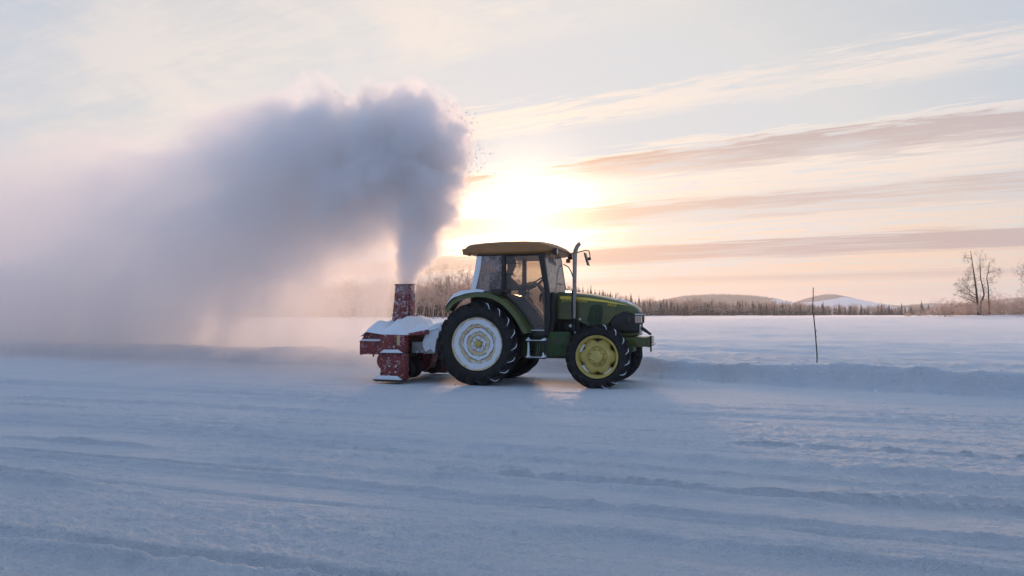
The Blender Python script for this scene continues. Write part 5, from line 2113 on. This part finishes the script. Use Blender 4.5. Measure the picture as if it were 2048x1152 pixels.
plume = fog('snow_plume', (-24.0, 13.6, 0.05), (-2.6, 33.0, 7.8), (236, 126, 100), lambda px, X, Y, Z: slab(px, X, Y, Z) & (px < 730), lambda px: 1 - sstep(px, 640, 720))
tag(plume, 'great cloud of powder snow thrown up by the blower and drifting left', 'snow cloud', kind='stuff')
head = fog('plume_head', (-5.2, 14.6, 0.05), (-0.5, 20.2, 6.9), (118, 116, 150), lambda px, X, Y, Z: slab(px, X, Y, Z) & (px > 630), lambda px: sstep(px, 640, 720), plume)
head['kind'] = 'stuff'

# ------------------------------------------------------------------ clods of snow in the air and on the ground
def clods(name, pos, size, label):
    rs = np.random.RandomState(17)
    base = np.array([(1, 0, 0), (-1, 0, 0), (0, 1, 0), (0, -1, 0), (0, 0, 1), (0, 0, -1)], np.float32)
    fc = np.array([(0, 2, 4), (2, 1, 4), (1, 3, 4), (3, 0, 4), (2, 0, 5), (1, 2, 5), (3, 1, 5), (0, 3, 5)])
    V, F = [], []
    for i, (p, s) in enumerate(zip(pos, size)):
        v = base * rs.uniform(.45, 1.15, (6, 1)) + rs.uniform(-.25, .25, (6, 3))
        V.append(v * s + p)
        F.append(fc + i * 6)
    o = np_mesh(name, np.concatenate(V), np.concatenate(F), M_SNOWPACK, smooth=False)
    tag(o, label, 'snow clods', kind='stuff')
    return o


rs = np.random.RandomState(29)
pos, size = [], []
while len(pos) < 2600:
    py = rs.normal(310, 75)
    if not 195 < py < 480:
        continue
    edge = np.interp(py, [190, 205, 240, 290, 340, 390, 430, 470, 540], [860, 885, 918, 938, 926, 908, 894, 872, 840])
    px = edge + 2 + rs.gamma(1.15, 20 if 200 < py < 400 else 10)
    d = rs.normal(16.6, .45)
    pos.append(((px - 1024) / 1500 * d, d, 1.34 + (627 - py) / 1500 * d))
    size.append(.003 + rs.gamma(1.0, .0030))
ed = np.concatenate(EDGE)
ed = ed[rs.randint(0, len(ed), 9000)] + rs.uniform(-.06, .06, (9000, 3))
clods('powder_grains', ed, .003 + rs.gamma(1.2, .0026, 9000), 'fine grains of snow sparkling along the edge of the plume')
clods('flying_snow_clods', np.array(pos), np.array(size), 'specks and clods of snow flying right of the plume head')
pos, size = [], []
for _ in range(700):
    if rs.rand() < .45:
        x_ = rs.uniform(-3.2, 3.2)
        y_ = 15.2 - .31 * x_ + rs.normal(-1.2, .55)
        s_ = .003 + rs.gamma(1.1, .006)
    else:
        x_ = rs.uniform(-12, 10)
        y_ = float(np.interp(x_, BX, BY)) + rs.normal(-.2, .35)
        s_ = .004 + rs.gamma(1.2, .006)
    pos.append((x_, y_, 0))
    size.append(s_)
pos = np.array(pos)
pos[:, 2] = ground_h(pos[:, 0], pos[:, 1]) - np.array(size) * .1
pos2, size2 = [], []
for _ in range(420):
    x_ = rs.uniform(-14, 10)
    y_ = float(np.interp(x_, BX, BY)) + rs.choice([-.12, .42, .6]) + rs.normal(0, .12)
    pos2.append((x_, y_, 0))
    size2.append(.010 + rs.gamma(1.3, .014))
pos2 = np.array(pos2)
pos2[:, 2] = ground_h(pos2[:, 0], pos2[:, 1]) - np.array(size2) * .25
clods('broken_snow_blocks', pos2, np.array(size2), 'broken lumps of snow along the cut face of the bank')
clods('scattered_snow_clods', pos, np.array(size), 'small snow clods scattered by the wheels and along the bank foot')

# ------------------------------------------------------------------ winter haze
b = MB()
b.box(-2600, 2600, -2600, 2600, -1.6, 62)
hm = bpy.data.materials.new('winter_haze')
hm.use_nodes = True
hm.node_tree.nodes.clear()
g = Nodes(hm.node_tree)
out = g.new('ShaderNodeOutputMaterial')
pv = g.new('ShaderNodeVolumePrincipled')
pv.inputs['Color'].default_value = (0.96, 0.95, 0.95, 1)
pv.inputs['Density'].default_value = 0.00030
pv.inputs['Anisotropy'].default_value = 0.5
g.l.new(pv.outputs[0], out.inputs['Volume'])
hz = b.build('haze', hm)
tag(hz, 'thin golden winter haze filling the air', 'haze', kind='stuff')
